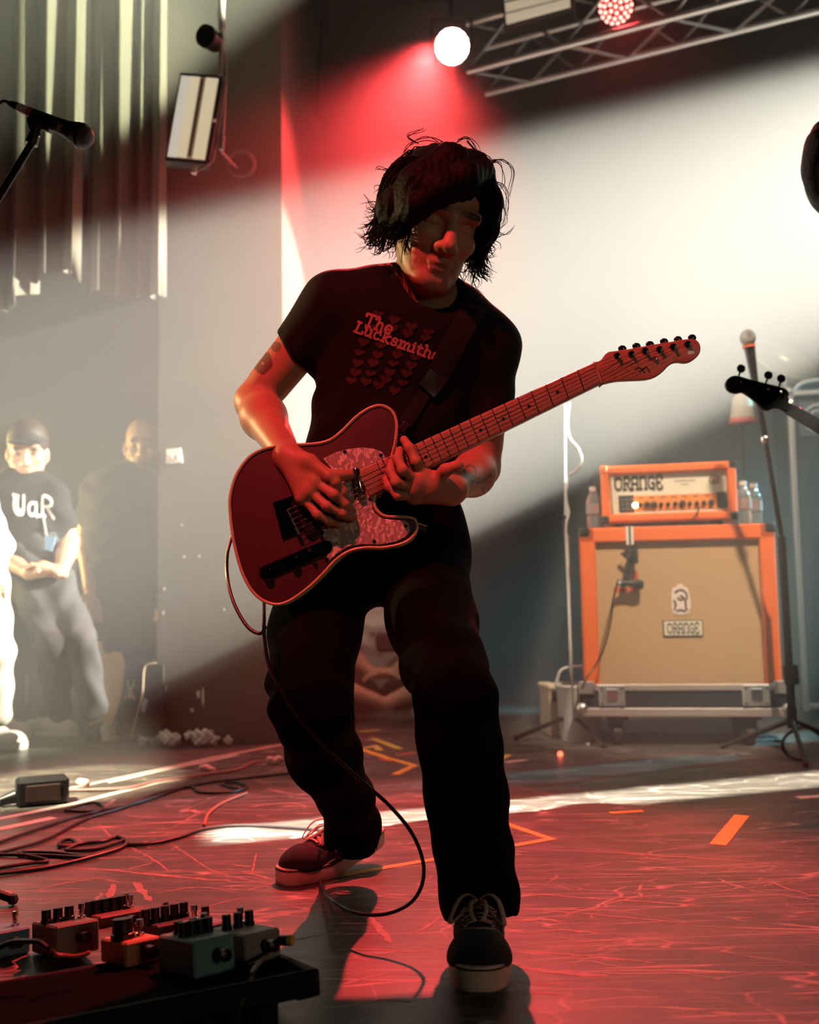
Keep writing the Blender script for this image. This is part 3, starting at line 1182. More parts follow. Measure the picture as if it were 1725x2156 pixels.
# the fringe sweeping from the parting across the brow to the viewer's left
Hh.chain([hd(.055, .042, .112), hd(.088, .0, .085), hd(.096, -.040, .050), hd(.078, -.072, .012), hd(.045, -.088, -.02)], [.020, .028, .028, .026, .016], .02)
Hh.chain([hd(.035, .03, .125), hd(.060, -.03, .105), hd(.062, -.075, .055), hd(.02, -.098, .0), hd(.0, -.092, -.040)], [.02, .032, .033, .030, .016], .02)
Hh.chain([hd(.040, .055, .105), hd(.055, .076, .065), hd(.040, .088, .015), hd(.022, .090, -.035)], [.016, .018, .020, .018], .015)
he((.118, .022, -.045), (.062, .052, .085), .012, 's')      # clear of the face
he((.112, .048, .028), (.050, .030, .058), .012, 's')
v, q = Hh.grow(0.004, lambda X, D: D + .0009 * np.sin(((X - np3(HC)) @ HM)[:, 1] * 420 + 2 * np.sin(((X - np3(HC)) @ HM)[:, 2] * 60)), .004)
hair = link('hair', grid_mesh('hair', v, q), M_HAIR, guitarist)
mb = MB()
rng = random.Random(11)
part = Vector((.030, .040, .112))
for i in range(900):
    # direction on the hair cap where this lock ends
    a = rng.uniform(-PI, PI)
    side = math.sin(a)
    fw = math.cos(a)
    if fw > .30 and -.55 < side < .78:
        continue
    low = rng.uniform(-.062, .02) if abs(side) > .3 else rng.uniform(-.05, .03)
    rad_ = 1.0 + rng.uniform(-.02, .10)
    end = Vector((fw * .095 - .02, side * .104 * rad_, low))
    if fw > .2 and side < 0:
        end.x = min(end.x, .07)
    mid = Vector(((part.x + end.x) / 2 * 1.05, end.y * .80 + part.y * .15, max(.055, end.z + .07)))
    n_ = mid - Vector((-.02, 0, .03))
    mid = Vector((-.02, 0, .03)) + n_.normalized() * (.108 + rng.uniform(0, .012))
    s0 = part + Vector((rng.uniform(-.08, .02), rng.uniform(-.02, .02), rng.uniform(-.01, .012)))
    tip = end + Vector((rng.uniform(-.01, .02), side * rng.uniform(-.012, .022), -rng.uniform(.005, .035)))
    curl = tip + Vector((rng.uniform(-.012, .012), side * rng.uniform(-.006, .026), rng.uniform(-.016, .012)))
    pts = catmull([s0, mid, end, tip, curl], 5)
    m_ = len(pts)
    r0 = rng.uniform(.0008, .0022)
    rs = [r0 * (1 - .88 * (j / (m_ - 1)) ** 2) for j in range(m_)]
    mb.tube([hd(*p) for p in pts], rs, 4, cap=False)
# flyaway strands traced against the bright wall
fly = [[(1020, 345), (1055, 340), (1082, 362), (1074, 400), (1072, 415)], [(1015, 350), (1048, 345), (1060, 385), (1046, 410)],
       [(1030, 390), (1058, 420), (1064, 460), (1050, 480)], [(1022, 460), (1050, 492), (1072, 488), (1080, 478)],
       [(1028, 440), (1044, 490), (1030, 516), (1018, 520)], [(1015, 470), (1022, 510), (1040, 512)], [(1000, 505), (1020, 512), (1030, 495)],
       [(930, 300), (900, 292), (862, 310), (838, 350), (828, 352)], [(960, 298), (985, 290), (1005, 312), (1015, 350)],
       [(880, 300), (862, 288), (885, 275), (894, 274)], [(830, 420), (790, 430), (768, 412)], [(828, 440), (782, 438), (776, 425)],
       [(826, 360), (800, 352), (792, 353)], [(815, 390), (795, 395), (790, 402)], [(830, 480), (808, 488), (800, 480)],
       [(850, 490), (838, 506), (830, 502)], [(985, 300), (1010, 322), (1030, 335), (1042, 372), (1036, 400)],
       [(1035, 380), (1062, 396), (1068, 430), (1060, 470), (1052, 486)], [(1020, 400), (1040, 430), (1034, 470), (1048, 495), (1060, 492)]]
for c_ in fly:
    for j in range(3):
        jit = lambda: rng.uniform(-5, 5)
        pts = catmull([P(a + jit(), b + jit(), 1.95 + rng.uniform(-.02, .03)) for a, b in c_], 6)
        m_ = len(pts)
        mb.tube(pts, [.0011 * (1 - .7 * i / (m_ - 1)) for i in range(m_)], 4, cap=False)
mb.build('lock', M_HAIR, hair, angle=None)

# ---- shoes
M_CANVAS = mat('black_canvas', (0.012, 0.012, 0.013), 0.85, bump=0.3, bscale=700)
M_RUBBER = mat('off_white_rubber', (0.62, 0.56, 0.46), 0.55, vary=0.12, vscale=30)
M_STRIPE = mat('black_rubber', (0.015, 0.015, 0.015), 0.5)
M_LACE = mat('cream_laces', (0.55, 0.42, 0.32), 0.85, bump=0.3, bscale=900)


def sole_loop(L, w, inset=0.0, n=40):
    pts = []
    for k in range(n):
        t = 2 * PI * k / n
        c, s = math.cos(t), math.sin(t)
        x = L / 2 + (L / 2 - inset) * (abs(c) ** .75) * (1 if c > 0 else -1)
        wid = w * (0.80 + 0.20 * (x / L)) * (1 - .14 * math.exp(-((x / L - .42) / .16) ** 2))
        y = (wid - inset) * (abs(s) ** .72) * (1 if s > 0 else -1)
        pts.append((x, y))
    return pts


def sneaker(parent, M, flex=0.0, detail=True, mats=None, L=.288, name='shoe'):
    mu, ms, mst, ml = mats or (M_CANVAS, M_RUBBER, M_STRIPE, M_LACE)
    """low canvas skate shoe; local x runs heel to toe, z up; flex lifts the heel"""
    def bend(p):
        x, y, z = p
        if flex and x < L * .66:
            d = L * .66 - x
            a = flex * min(1.0, d / (L * .25))
            return Vector((L * .66 - d * math.cos(a) - z * math.sin(a) * .0 + 0, y, z + d * math.sin(a)))
        return Vector((x, y, z))
    root = bpy.data.objects.new(name, None)
    COL.objects.link(root)
    root.parent = parent
    root.matrix_parent_inverse = Matrix.Identity(4)
    root.matrix_world = M
    inv = wm(parent).inverted()
    root.matrix_local = inv @ M
    w = .0535

    def put(nm, verts, faces, m, angle=40):
        me = bpy.data.meshes.new(nm)
        me.from_pydata([tuple(bend(p)) for p in verts], [], faces)
        me.update()
        import bmesh
        bm = bmesh.new()
        bm.from_mesh(me)
        bmesh.ops.recalc_face_normals(bm, faces=bm.faces)
        bm.to_mesh(me)
        bm.free()
        finish(me, True, angle)
        me.materials.append(m)
        o = bpy.data.objects.new(nm, me)
        COL.objects.link(o)
        o.parent = root
        return o
    mb = MB()
    out = [(x, y, 0) for x, y in sole_loop(L, w)]
    mb.prism(out, (0, 0, .036), .004, 2)
    put('sole', mb.v, mb.f, ms)
    mb = MB()
    mb.prism([(x, y, .0300) for x, y in sole_loop(L, w, -.0009)], (0, 0, .0026))
    put('sole_stripe', mb.v, mb.f, mst)
    U = Body(.02)
    U.cap((L - .056, 0, .034), (L - .052, 0, .034), .0445, .0445, .02, flat=((0, 0, 1), .68))
    U.cap((L - .070, 0, .034), (.14, 0, .050), .040, .034, .03, flat=None)
    U.cap((.14, 0, .055), (.05, 0, .060), .034, .032, .03)
    U.cap((.045, 0, .03), (.045, 0, .080), .037, .031, .02)
    U.plane((0, 0, .026), (0, 0, -1), .002)
    U.plane((.06, 0, .082), (-.38, 0, 1), .004)
    U.cap((.055, 0, .07), (.075, 0, .12), .028, .036, .003, 's')
    U.cap((.06, 0, .075), (.125, 0, .095), .024, .024, .003, 's')
    v, q = U.grow(.0035)
    put('upper', [tuple(p) for p in v], [tuple(f) for f in q], mu, None)
    if detail:
        UB = BVHTree.FromPolygons([Vector(p) for p in v], [tuple(f) for f in q])

        def top(x, y, lift=.002):
            h, n_, i, d = UB.ray_cast(Vector((x, y, .3)), Vector((0, 0, -1)))
            z = h.z if h else .08
            return Vector((x, y, z + lift))
        mb = MB()
        tg = [(.112, .026), (.135, .028), (.170, .024), (.205, .020)]
        vs = [top(x, s * y, .001) + Vector((0, 0, .006 * (x < .13))) for x, y in tg for s in (-1, 0, 1)]
        fs = [(3 * i + j, 3 * i + j + 1, 3 * i + j + 4, 3 * i + j + 3) for i in range(3) for j in range(2)]
        mb.add(vs, fs)
        put('tongue', mb.v, mb.f, mu)
        for k in range(5):
            x = .150 + .0125 * k
            yy = .025 - .0012 * k
            for s in (-1, 1):
                mb = MB()
                c = top(x, s * yy, .0008)
                mb.tube([c + Vector((math.cos(a) * .0042, math.sin(a) * .0042 * .9, -abs(s) * 0)) for a in [2 * PI * j / 10 for j in range(11)]], .0014, 5)
                put('eyelet', mb.v, mb.f, ml)
            mb = MB()
            pts = [top(x, yy * t, .004) + Vector((.004 * (1 if (t > 0) else -1) * (k % 2), 0, 0)) for t in (-1, -.5, 0, .5, 1)]
            mb.tube(catmull(pts, 3), .0036, 6, flat=(1, .4))
            put('lace', mb.v, mb.f, ml)
        z0 = top(.150, 0, .010)
        for s, (lx, ly) in ((1, (.055, .040)), (-1, (.045, .046))):
            pts = [z0, z0 + Vector((.010, s * .016, .012)), z0 + Vector((.030, s * .032, .006)), z0 + Vector((lx, s * ly, -.024)),
                   z0 + Vector((lx - .012, s * (ly - .016), -.016)), z0 + Vector((.022, s * .014, -.002)), z0]
            mb = MB()
            mb.tube(catmull(pts, 6), .0040, 6, flat=(1, .38))
            put('lace_loop', mb.v, mb.f, ml)
            pts = [z0, z0 + Vector((.02, s * .010, .004)), z0 + Vector((.046, s * .012, -.006)), z0 + Vector((.07, s * .006, -.016))]
            mb = MB()
            mb.tube(catmull(pts, 5), .0034, 6, flat=(1, .4))
            put('lace_end', mb.v, mb.f, ml)
        # side tab and toe-cap stitching
        mb = MB()
        mb.box(top(.16, .039, .0), (.010, .0016, .012))
        put('side_tab', mb.v, mb.f, ms)
        for off in (0, .004):
            mb = MB()
            pts = [top(.226 + off - .05 * (y / .044) ** 2, y, .0007) for y in [(-.042 + .084 * j / 20) for j in range(21)]]
            mb.tube(pts, .0006, 4)
            put('stitching', mb.v, mb.f, ml)
    return root


def shoe_matrix(toe, heel_dir, tilt=0.0, L=.288):
    """toe = floor point under the toe tip; heel_dir = floor direction from toe to heel"""
    d = Vector(heel_dir).normalized()
    x = -d
    z = Vector((0, 0, 1))
    y = z.cross(x)
    M = Matrix(((x.x, y.x, z.x, 0), (x.y, y.y, z.y, 0), (x.z, y.z, z.z, 0), (0, 0, 0, 1)))
    return Matrix.Translation(Vector(toe) + d * L) @ M @ Matrix.Rotation(-tilt, 4, 'Y')


bpy.context.view_layer.update()
SHOE_R = sneaker(guitarist, shoe_matrix(Vector((P(1011, 2064, 1.52).x, 1.52, 0)), (.06, 1, 0), tilt=.085))
SHOE_L = sneaker(guitarist, shoe_matrix(F(588, 1864), (.76, .66, 0)), flex=.24)
# ------------------------------------------------------------------ the electric guitar
M_GBODY = mat('dark_guitar_lacquer', (0.080, 0.026, 0.028), 0.55, coat=0.0, vary=0.06)
M_BIND = mat('cream_binding', (0.70, 0.52, 0.32), 0.4)
M_MAPLE = mat('maple_neck', (0.40, 0.25, 0.16), 0.38, vary=0.15, vscale=25, coat=0.3)
M_CHROME = mat('chrome', (0.75, 0.75, 0.76), 0.14, 1.0)
M_DKCHROME = mat('dark_chrome', (0.10, 0.10, 0.11), 0.18, 1.0)
M_FRET = mat('nickel_fret', (0.75, 0.70, 0.65), 0.25, 1.0)
M_BLACKP = mat('black_plastic', (0.012, 0.012, 0.013), 0.35)
M_STRING = mat('steel_string', (0.6, 0.56, 0.52), 0.3, 1.0)


def pearl():
    m = mat('pearloid', (0.6, 0.5, 0.48), 0.25, coat=0.4)
    nt = m.node_tree
    tc = nt.nodes.new('ShaderNodeTexCoord')
    vo = nt.nodes.new('ShaderNodeTexVoronoi')
    vo.inputs['Scale'].default_value = 240
    mp = nt.nodes.new('ShaderNodeMapping')
    mp.inputs['Scale'].default_value = (1.0, .3, .55)
    ns = nt.nodes.new('ShaderNodeTexNoise')
    ns.inputs['Scale'].default_value = 40
    nt.links.new(tc.outputs['Object'], mp.inputs['Vector'])
    nt.links.new(mp.outputs[0], ns.inputs['Vector'])
    mx0 = nt.nodes.new('ShaderNodeMix')
    mx0.data_type = 'VECTOR'
    mx0.inputs[0].default_value = .02
    nt.links.new(mp.outputs[0], mx0.inputs[4])
    nt.links.new(ns.outputs['Color'], mx0.inputs[5])
    nt.links.new(mx0.outputs[1], vo.inputs['Vector'])
    cr = nt.nodes.new('ShaderNodeValToRGB')
    cr.color_ramp.interpolation = 'EASE'
    cr.color_ramp.elements[0].position = .45
    cr.color_ramp.elements[0].color = (.46, .38, .35, 1)
    cr.color_ramp.elements[1].position = 1.0
    cr.color_ramp.elements[1].color = (.98, .92, .86, 1)
    sp = nt.nodes.new('ShaderNodeSeparateColor')
    nt.links.new(vo.outputs['Color'], sp.inputs[0])
    nt.links.new(sp.outputs[0], cr.inputs[0])
    nt.links.new(cr.outputs[0], nt.nodes['Principled BSDF'].inputs['Base Color'])
    return m


M_PEARL = pearl()
G = lambda x, y, dy=0.0: P(x, y, GY) + Vector((0, dy, 0))
gbase = G(640, 1100)
guitar = thing('electric_guitar', 'single-cutaway electric guitar with pearloid pickguard and maple neck held by the guitarist', 'guitar', gbase)

body_px = [(828, 950), (835, 906), (833, 880), (822, 862), (799, 853.5), (773, 862), (748, 880), (722, 906), (696, 926), (667, 934),
           (631, 936), (598, 937), (566, 943), (539, 953), (517, 971), (496, 1004), (485, 1044), (484.6, 1077), (490, 1125), (497, 1161),
           (510, 1205), (528, 1240), (550, 1262), (576, 1272), (598, 1270), (623, 1257), (653, 1234), (682, 1206), (707, 1179),
           (737, 1160), (769, 1153), (806, 1153), (842, 1146), (864, 1135), (877, 1117), (877, 1100), (868, 1091), (842, 1088), (813, 1087),
           (796, 1077), (787.5, 1059), (791, 1042), (802, 1031)]
loop = catmull([G(x, y) for x, y in body_px], 4, closed=True)
MB().prism(loop, (0, .045, 0), .006, 3).build('body', M_GBODY, guitar, angle=50)
MB().tube(loop + loop[:1] + loop[1:2], .0032, 6, cap=False).build('binding', M_BIND, guitar)
MB().tube([p + Vector((0, .045, 0)) for p in loop + loop[:2]], .0032, 6, cap=False).build('binding', M_BIND, guitar)

z5 = lambda x, y, dy=0.0: G(470 + x / 2.738, 840 + y / 2.738, dy)
pg = [(575, 345), (640, 312), (720, 290), (800, 280), (870, 287), (915, 305), (935, 335), (800, 425), (835, 545), (905, 530), (872, 565), (858, 610),
      (872, 655), (915, 690), (1000, 700), (1050, 702), (1075, 725), (1078, 760), (1055, 795), (1000, 822), (900, 842), (800, 838), (720, 852),
      (660, 890), (608, 938), (594, 915), (612, 872), (600, 838), (578, 800), (562, 735), (640, 690), (690, 600), (680, 500), (630, 410)]
pickguard = MB().prism([z5(x, y, -.0030) for x, y in pg], (0, .0028, 0), .0008, 1).build('pickguard', M_PEARL, guitar)
for x, y in ((702, 306), (910, 325), (848, 578), (1053, 733), (872, 822), (600, 925), (575, 770)):
    MB().cyl(z5(x, y, -.0048), z5(x, y, -.002), .0032, .0036, 10).build('screw', M_DKCHROME, pickguard)

# bridge
bp = MB().prism([z5(288, 597, -.004), z5(505, 522, -.004), z5(570, 718, -.004), z5(342, 808, -.004)], (0, .004, 0), .001, 1).build('bridge_plate', M_DKCHROME, guitar)
nx = Vector((487, 0, 231)).normalized()       # along the neck
ny = Vector((-231, 0, 487)).normalized()      # across, towards the upper horn
nut_c = G(1257, 787)
sad = nut_c - nx * .648
for k in range(3):
    c = sad + ny * ((k - 1) * .018) + Vector((0, -.009, 0))
    MB().tube([c - ny * .008, c + ny * .008], .0042, 10).build('saddle', M_CHROME, bp)
MB().box(sad - nx * .006 + Vector((0, -.006, 0)) + nx * .024, (.001, .001, .001)).build('bridge_pickup', M_BLACKP, guitar)
bpk = catmull([sad + nx * (.022 + a) + ny * b + Vector((0, -.007, 0)) for a, b in ((-.009, .034), (.009, .036), (.009, 0), (.009, -.036), (-.009, -.034), (-.009, 0))], 4, closed=True)
bpy.data.objects.remove(bpy.data.objects['bridge_pickup'])
MB().prism(bpk, (0, .006, 0), .001, 1).build('bridge_pickup', M_BLACKP, guitar)
# neck pickup, a chrome bar
c0, c1 = z5(766, 402, -.0065), z5(800, 578, -.0065)
MB().tube([c0, c0.lerp(c1, .08), c0.lerp(c1, .92), c1], [.006, .0085, .0085, .006], 12).build('neck_pickup', M_CHROME, guitar)
# control plate
a, b = z5(250, 1000, -.0035), z5(592, 855, -.0035)
d = (b - a).normalized()
n_ = Vector((-d.z, 0, d.x))
ol = [a + (n_ * math.cos(t) - d * math.sin(t)) * .0135 for t in [PI * k / 8 for k in range(9)]] + \
     [b - (n_ * math.cos(t) - d * math.sin(t)) * .0135 for t in [PI * k / 8 for k in range(9)]]
cp = MB().prism(ol, (0, .0035, 0), .0008, 1).build('control_plate', M_DKCHROME, guitar)
for x, y in ((250, 985), (405, 918)):
    c = z5(x, y)
    MB().lathe(c, (0, -1, 0), [(.0085, 0), (.0085, .017), (.0075, .0185), (.001, .0188)], 16).build('knob', M_DKCHROME, cp)
c = z5(490, 885)
MB().tube([c, c + Vector((.004, -.014, .003))], .0016, 8).tube([c + Vector((.003, -.010, .002)), c + Vector((.005, -.020, .004))], [.003, .0045], 10).build('switch', M_BLACKP, cp)
# jack and chrome strap end at the lower horn
MB().cyl(G(498, 1130, .022), G(486, 1134, .022), .009, .009, 14).build('jack', M_CHROME, guitar)
MB().cyl(G(862, 1100, .03), G(899, 1112, .03), .0085, .0085, 14).build('neck_bolt_ferrule', M_CHROME, guitar)
MB().lathe(G(832, 912, .022), (1, 0, .25), [(.004, 0), (.004, .008), (.009, .010), (.009, .013), (.001, .014)], 14).build('strap_button', M_CHROME, guitar)

# neck and headstock
NF = -.011
nk = [G(752, 992), G(1250, 765.5), G(1264.5, 809.5), G(780, 1048)]
neck = MB().prism([p + Vector((0, NF, 0)) for p in nk], (0, .027, 0), .003, 2).build('neck', M_MAPLE, guitar, angle=50)
L0, L1 = nut_c, nut_c - nx * .648
for k in range(1, 22):
    dist = .648 * (1 - 2 ** (-k / 12))
    t = dist / (G(1257, 787) - G(766, 1020)).length
    if t > .985:
        break
    a = nk[1].lerp(nk[0], t) + Vector((0, NF - .0002, 0))
    b = nk[2].lerp(nk[3], t) + Vector((0, NF - .0002, 0))
    MB().tube([a, b], .0011, 6).build('fret', M_FRET, neck)
    if k in (3, 5, 7, 9, 15, 17, 19):
        d2 = .648 * (1 - 2 ** (-(k - 1) / 12))
        c = nut_c - nx * ((dist + d2) / 2) + Vector((0, NF - .0006, 0))
        MB().cyl(c, c + Vector((0, .0008, 0)), .0032, .0032, 12).build('inlay_dot', M_BLACKP, neck)
a, b = nk[1] + Vector((0, NF - .001, 0)), nk[2] + Vector((0, NF - .001, 0))
MB().tube([a, b], .0022, 6).build('nut', M_BIND, guitar)
hs_px = [(1247, 767), (1258, 762), (1266, 757), (1270, 752), (1276, 744.5), (1285, 740.6), (1315, 737), (1360, 728.6), (1406, 721), (1445, 714.5), (1461, 714),
         (1471, 721), (1475, 732), (1473, 744), (1466, 753.5), (1455, 761), (1443, 764), (1430, 762.5), (1418, 764), (1407, 771.5), (1397, 782),
         (1385, 791), (1368, 798), (1345, 800.5), (1315, 801.5), (1293, 803.5), (1270, 809), (1262, 812)]
hl = catmull([G(x, y, -.003) for x, y in hs_px], 3, closed=True)
head_ = MB().prism(hl, (0, .015, 0), .002, 2).build('headstock', M_MAPLE, guitar, angle=50)
z7 = lambda x, y, dy=0.0: G(1240 + x / 6.635, 660 + y / 6.635, dy)
posts = [(390, 600), (590, 575), (780, 530), (980, 510), (1170, 475), (1375, 440)]
btns = [(500, 455), (700, 420), (890, 395), (1090, 355), (1285, 325), (1485, 300)]
for (x, y), (bx, by) in zip(posts, btns):
    c = z7(x, y, -.003)
    tn = MB().lathe(c, (0, -1, 0), [(.0062, 0), (.0062, .0025), (.0038, .003), (.0034, .010), (.004, .011), (.001, .0112)], 12).build('tuner', M_DKCHROME, guitar)
    s = z7(x, y, .016)
    e = z7(bx, by, .020)
    MB().tube([s, e], .0022, 8).build('shaft', M_CHROME, tn)
    MB().sphere(e, .0085, 12, (1.0, .5, .8)).build('button', M_DKCHROME, tn)
MB().lathe(z7(915, 640, -.003), (0, -1, 0), [(.005, 0), (.005, .003), (.003, .006), (.001, .0062)], 10).build('string_tree', M_CHROME, guitar)
# emblem script on the headstock
mb = MB()
for s in ([(640, 790), (700, 760), (740, 790), (800, 750)], [(690, 830), (740, 800), (780, 840)], [(800, 740), (830, 800), (850, 830)]):
    mb.tube(catmull([z7(x, y, -.0036) for x, y in s], 4), .0007, 4)
mb.build('emblem', M_BLACKP, head_)
# strings
for k in range(6):
    t = k / 5 - .5
    s0 = sad + ny * (-t * .052) + Vector((0, -.0135, 0))
    n0 = nut_c + ny * (-t * .034) + Vector((0, NF - .0042, 0))
    pst = z7(*posts[k], -.010)
    r = (.0006, .00055, .0005, .0004, .00035, .0003)[k]
    MB().tube([s0 - nx * .004 + Vector((0, .010, 0)), s0, n0, pst], r, 5).build('string', M_STRING, guitar)

# ------------------------------------------------------------------ strap
M_STRAP = mat('black_webbing', (0.010, 0.011, 0.011), 0.7, bump=0.4, bscale=500, spec=0.3)
strap = thing('guitar_strap', 'black webbing guitar strap with plastic buckle across the black tee', 'strap', on_tee(930, 770))


def strip(pts_px, half, name, m, parent, lift, thick=.0018):
    cl = catmull([Vector((x, y, 0)) for x, y in pts_px], 8)
    top, bot = [], []
    rows = []
    for i, p in enumerate(cl):
        t = (cl[min(i + 1, len(cl) - 1)] - cl[max(i - 1, 0)]).normalized()
        n = Vector((-t.y, t.x, 0))
        rows.append([on_tee(p.x + n.x * half * s, p.y + n.y * half * s, lift) for s in (-1, -.33, .33, 1)])
    vs, fs = [], []
    for r in rows:
        vs += r
        vs += [q + Vector((0, thick, 0)) for q in r]
    for i in range(len(rows) - 1):
        a, b = i * 8, i * 8 + 8
        for j in range(3):
            fs.append((a + j, a + j + 1, b + j + 1, b + j))
            fs.append((a + 4 + j, b + 4 + j, b + 5 + j, a + 5 + j))
        fs.append((a, b, b + 4, a + 4))
        fs.append((a + 3, a + 7, b + 7, b + 3))
    return MB().add(vs, fs).build(name, m, parent)


strip([(1003, 640), (985, 672), (962, 712), (940, 755), (918, 795)], 25, 'webbing', M_STRAP, strap, .005)
strip([(900, 818), (884, 842), (868, 868), (852, 893)], 15, 'webbing', M_STRAP, strap, .005)
strip([(924, 790), (912, 806), (898, 822)], 22, 'buckle', mat('buckle_plastic', (0.02, 0.024, 0.022), 0.3), strap, .010, .006)
c = on_tee(853, 894, .010)
MB().tube([c + Vector((math.cos(t) * .0062, 0, math.sin(t) * .0062)) for t in [2 * PI * k / 14 for k in range(15)]], .0016, 6).build('rivet', M_CHROME, strap)
MB().tube([c, c.lerp(G(836, 908, .02), .5) + Vector((0, -.004, 0)), G(838, 910, .02)], .012, 8, flat=(1, .25)).build('strap_end', M_STRAP, strap)

# ------------------------------------------------------------------ the guitar cable
M_CABLE = mat('black_cable', (0.010, 0.010, 0.011), 0.35)
gc = [(488, 1132, 1.915), (479, 1165, 1.90), (479, 1215, 1.86), (492, 1268, 1.83), (520, 1318, 1.80), (548, 1334, 1.79), (560, 1318, 1.79)]
gcable = MB()
p1 = [P(*q) for q in gc]
p2 = [P(556, 1262, 1.945), P(556, 1300, 1.80), P(557, 1345, 1.78), P(566, 1400, 1.76), P(590, 1450, 1.735), P(630, 1513, 1.715), P(700, 1588, 1.72), P(760, 1643, 1.73), P(820, 1696, 1.74),
      P(868, 1755, 1.75), P(891, 1815, 1.76), P(888, 1865, 1.765), P(862, 1903, 1.775), P(815, 1924, 1.79), P(765, 1925, 1.81), P(722, 1910, 1.86),
      P(690, 1886, 1.94), F(674, 1858, .004), F(668, 1838, .004), F(672, 1810, .004)]
gcable.tube(catmull(p1, 8), .0034, 8)
gcable.tube(catmull(p2, 8), .0034, 8)
o = gcable.build('guitar_cable', M_CABLE)
tag(o, 'black guitar cable looping from the guitar jack down past the knee to the floor', 'cable')
# ------------------------------------------------------------------ curtain, light fixtures, truss
M_CURT = mat('heavy_curtain', (0.16, 0.155, 0.12), 0.9, bump=0.2, bscale=150, vary=0.1)
M_BLKMET = mat('black_metal', (0.02, 0.02, 0.02), 0.4, 0.3)
M_ALU = mat('aluminium', (0.62, 0.60, 0.57), 0.38, 0.9, vary=0.08)
M_STEEL = mat('pale_steel', (0.70, 0.68, 0.62), 0.5, 0.2)


def drape(name, x0, x1, Y, ztop, hem, nf, amp, label, group=None):
    """hanging cloth with deep folds; hem(t) gives the height of its lower edge"""
    n, m = nf * 10, 14
    vs, fs = [], []
    for j in range(m + 1):
        for i in range(n + 1):
            t = i / n
            zb = hem(t)
            z = ztop + (zb - ztop) * j / m
            ph = t * nf * 2 * PI
            a = amp * (1 + .35 * math.sin(t * 17 + 1)) * (.8 + .4 * j / m)
            y = Y + a * math.sin(ph + .5 * math.sin(t * 9)) + .02 * math.sin(ph * .37 + j * .2)
            x = x0 + (x1 - x0) * t + .35 * a * math.sin(2 * ph)
            vs.append((x, y, z))
    for j in range(m):
        for i in range(n):
            a = j * (n + 1) + i
            fs.append((a, a + 1, a + n + 2, a + n + 1))
    k = len(vs)
    vs2 = [(x, y + .006, z) for x, y, z in vs]
    fs2 = [tuple(i + k for i in reversed(f)) for f in fs]
    rim = []
    for i in range(n):
        rim.append((i, i + k, i + 1 + k, i + 1))
        b = m * (n + 1)
        rim.append((b + i, b + i + 1, b + i + 1 + k, b + i + k))
    for j in range(m):
        a = j * (n + 1)
        rim.append((a, a + n + 1, a + n + 1 + k, a + k))
        a += n
        rim.append((a, a + k, a + n + 1 + k, a + n + 1))
    mb = MB().add(vs + vs2, fs + fs2 + rim)
    o = mb.build(name, M_CURT, at=((x0 + x1) / 2, Y, ztop), angle=None)
    return tag(o, label, 'curtain', group)


cx0, cx1 = P(-170, 300, 4.05).x, P(175, 300, 4.05).x
zt = 4.45
drape('curtain', cx0, cx1, 4.05, zt, lambda t: P(0, 590, 4.05).z + .10 * math.sin(t * 9) - .06 * t, 6, .045,
      'brightly lit part of the heavy stage curtain hanging behind the microphone')
drape('curtain', P(185, 300, 4.2).x, P(352, 300, 4.2).x, 4.2, zt, lambda t: P(0, 618, 4.2).z - .03 * t, 4, .035,
      'shaded part of the heavy stage curtain hanging beside the strobe light')
# curtain rail
MB().cyl((cx0 - .1, 4.1, zt + .03), (P(352, 300, 4.2).x, 4.18, zt + .03), .02).build('curtain_rail', M_BLKMET)
tag(bpy.data.objects['curtain_rail'], 'black pipe that the stage curtain hangs from', 'rail')

# hanging pole with a small spotlight and the strobe panel
Yp = 3.75
pole = MB().cyl(P(466, -60, Yp) + Vector((0, 0, .9)), P(467, 62, Yp), .0145)
pole.cyl(P(467, 62, Yp), P(469, 100, Yp), .008)
pole.cyl(P(467, 95, Yp), P(465, 160, Yp), .011)
o = pole.build('hanging_pole', M_STEEL)
tag(o, 'pale hanging pole that holds the strobe panel and small spotlight', 'pole')
sp = thing('spotlight', 'small round spotlight clamped to the pale hanging pole', 'light', P(440, 80, Yp))
c = P(441, 81, Yp - .03)
ax = Vector((-.35, -.9, -.15)).normalized()
MB().lathe(c - ax * .07, ax, [(.012, 0), (.034, .012), (.040, .03), (.041, .085), (.044, .09), (.044, .10), (.036, .10), (.030, .07), (.002, .06)], 22).build('can', M_BLKMET, sp)
MB().tube([c - ax * .02 + Vector((.04, 0, 0)), P(462, 70, Yp), P(466, 78, Yp)], .006).build('bracket', M_BLKMET, sp)
MB().lathe(c - ax * .005, ax, [(.034, 0), (.034, .003), (.001, .006)], 20).build('lens', mat('dark_lens', (.02, .02, .02), .08), sp)

st = thing('strobe_light', 'black strobe panel with pale louvred face hanging from the pole', 'light', P(430, 250, Yp))
c4 = [P(382, 160, Yp - .03), P(461, 167, Yp + .0), P(432, 338, Yp + .03), P(352.5, 330, Yp)]
ctr = sum(c4, Vector()) / 4
nrm = (c4[1] - c4[0]).cross(c4[3] - c4[0]).normalized()
if nrm.y > 0:
    nrm = -nrm
big = [ctr + (p - ctr) * 1.10 for p in c4]
big[1] += (c4[1] - c4[0]).normalized() * .012
big[2] += (c4[1] - c4[0]).normalized() * .012
MB().prism([p - nrm * .002 for p in big], -nrm * .09, .004, 1).build('housing', M_BLKMET, st)
M_LOUV = mat('cream_louvre_glow', (0.62, 0.56, 0.40), 0.5, emit=(1.0, .88, .62), estr=.45)  # weak glow stands in for light falling on the slats
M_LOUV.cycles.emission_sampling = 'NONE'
M_LOUV2 = mat('shaded_louvre_glow', (0.34, 0.29, 0.19), 0.6, emit=(1.0, .80, .48), estr=.16)  # plate between the slats: shade and a faint glow put into its colour


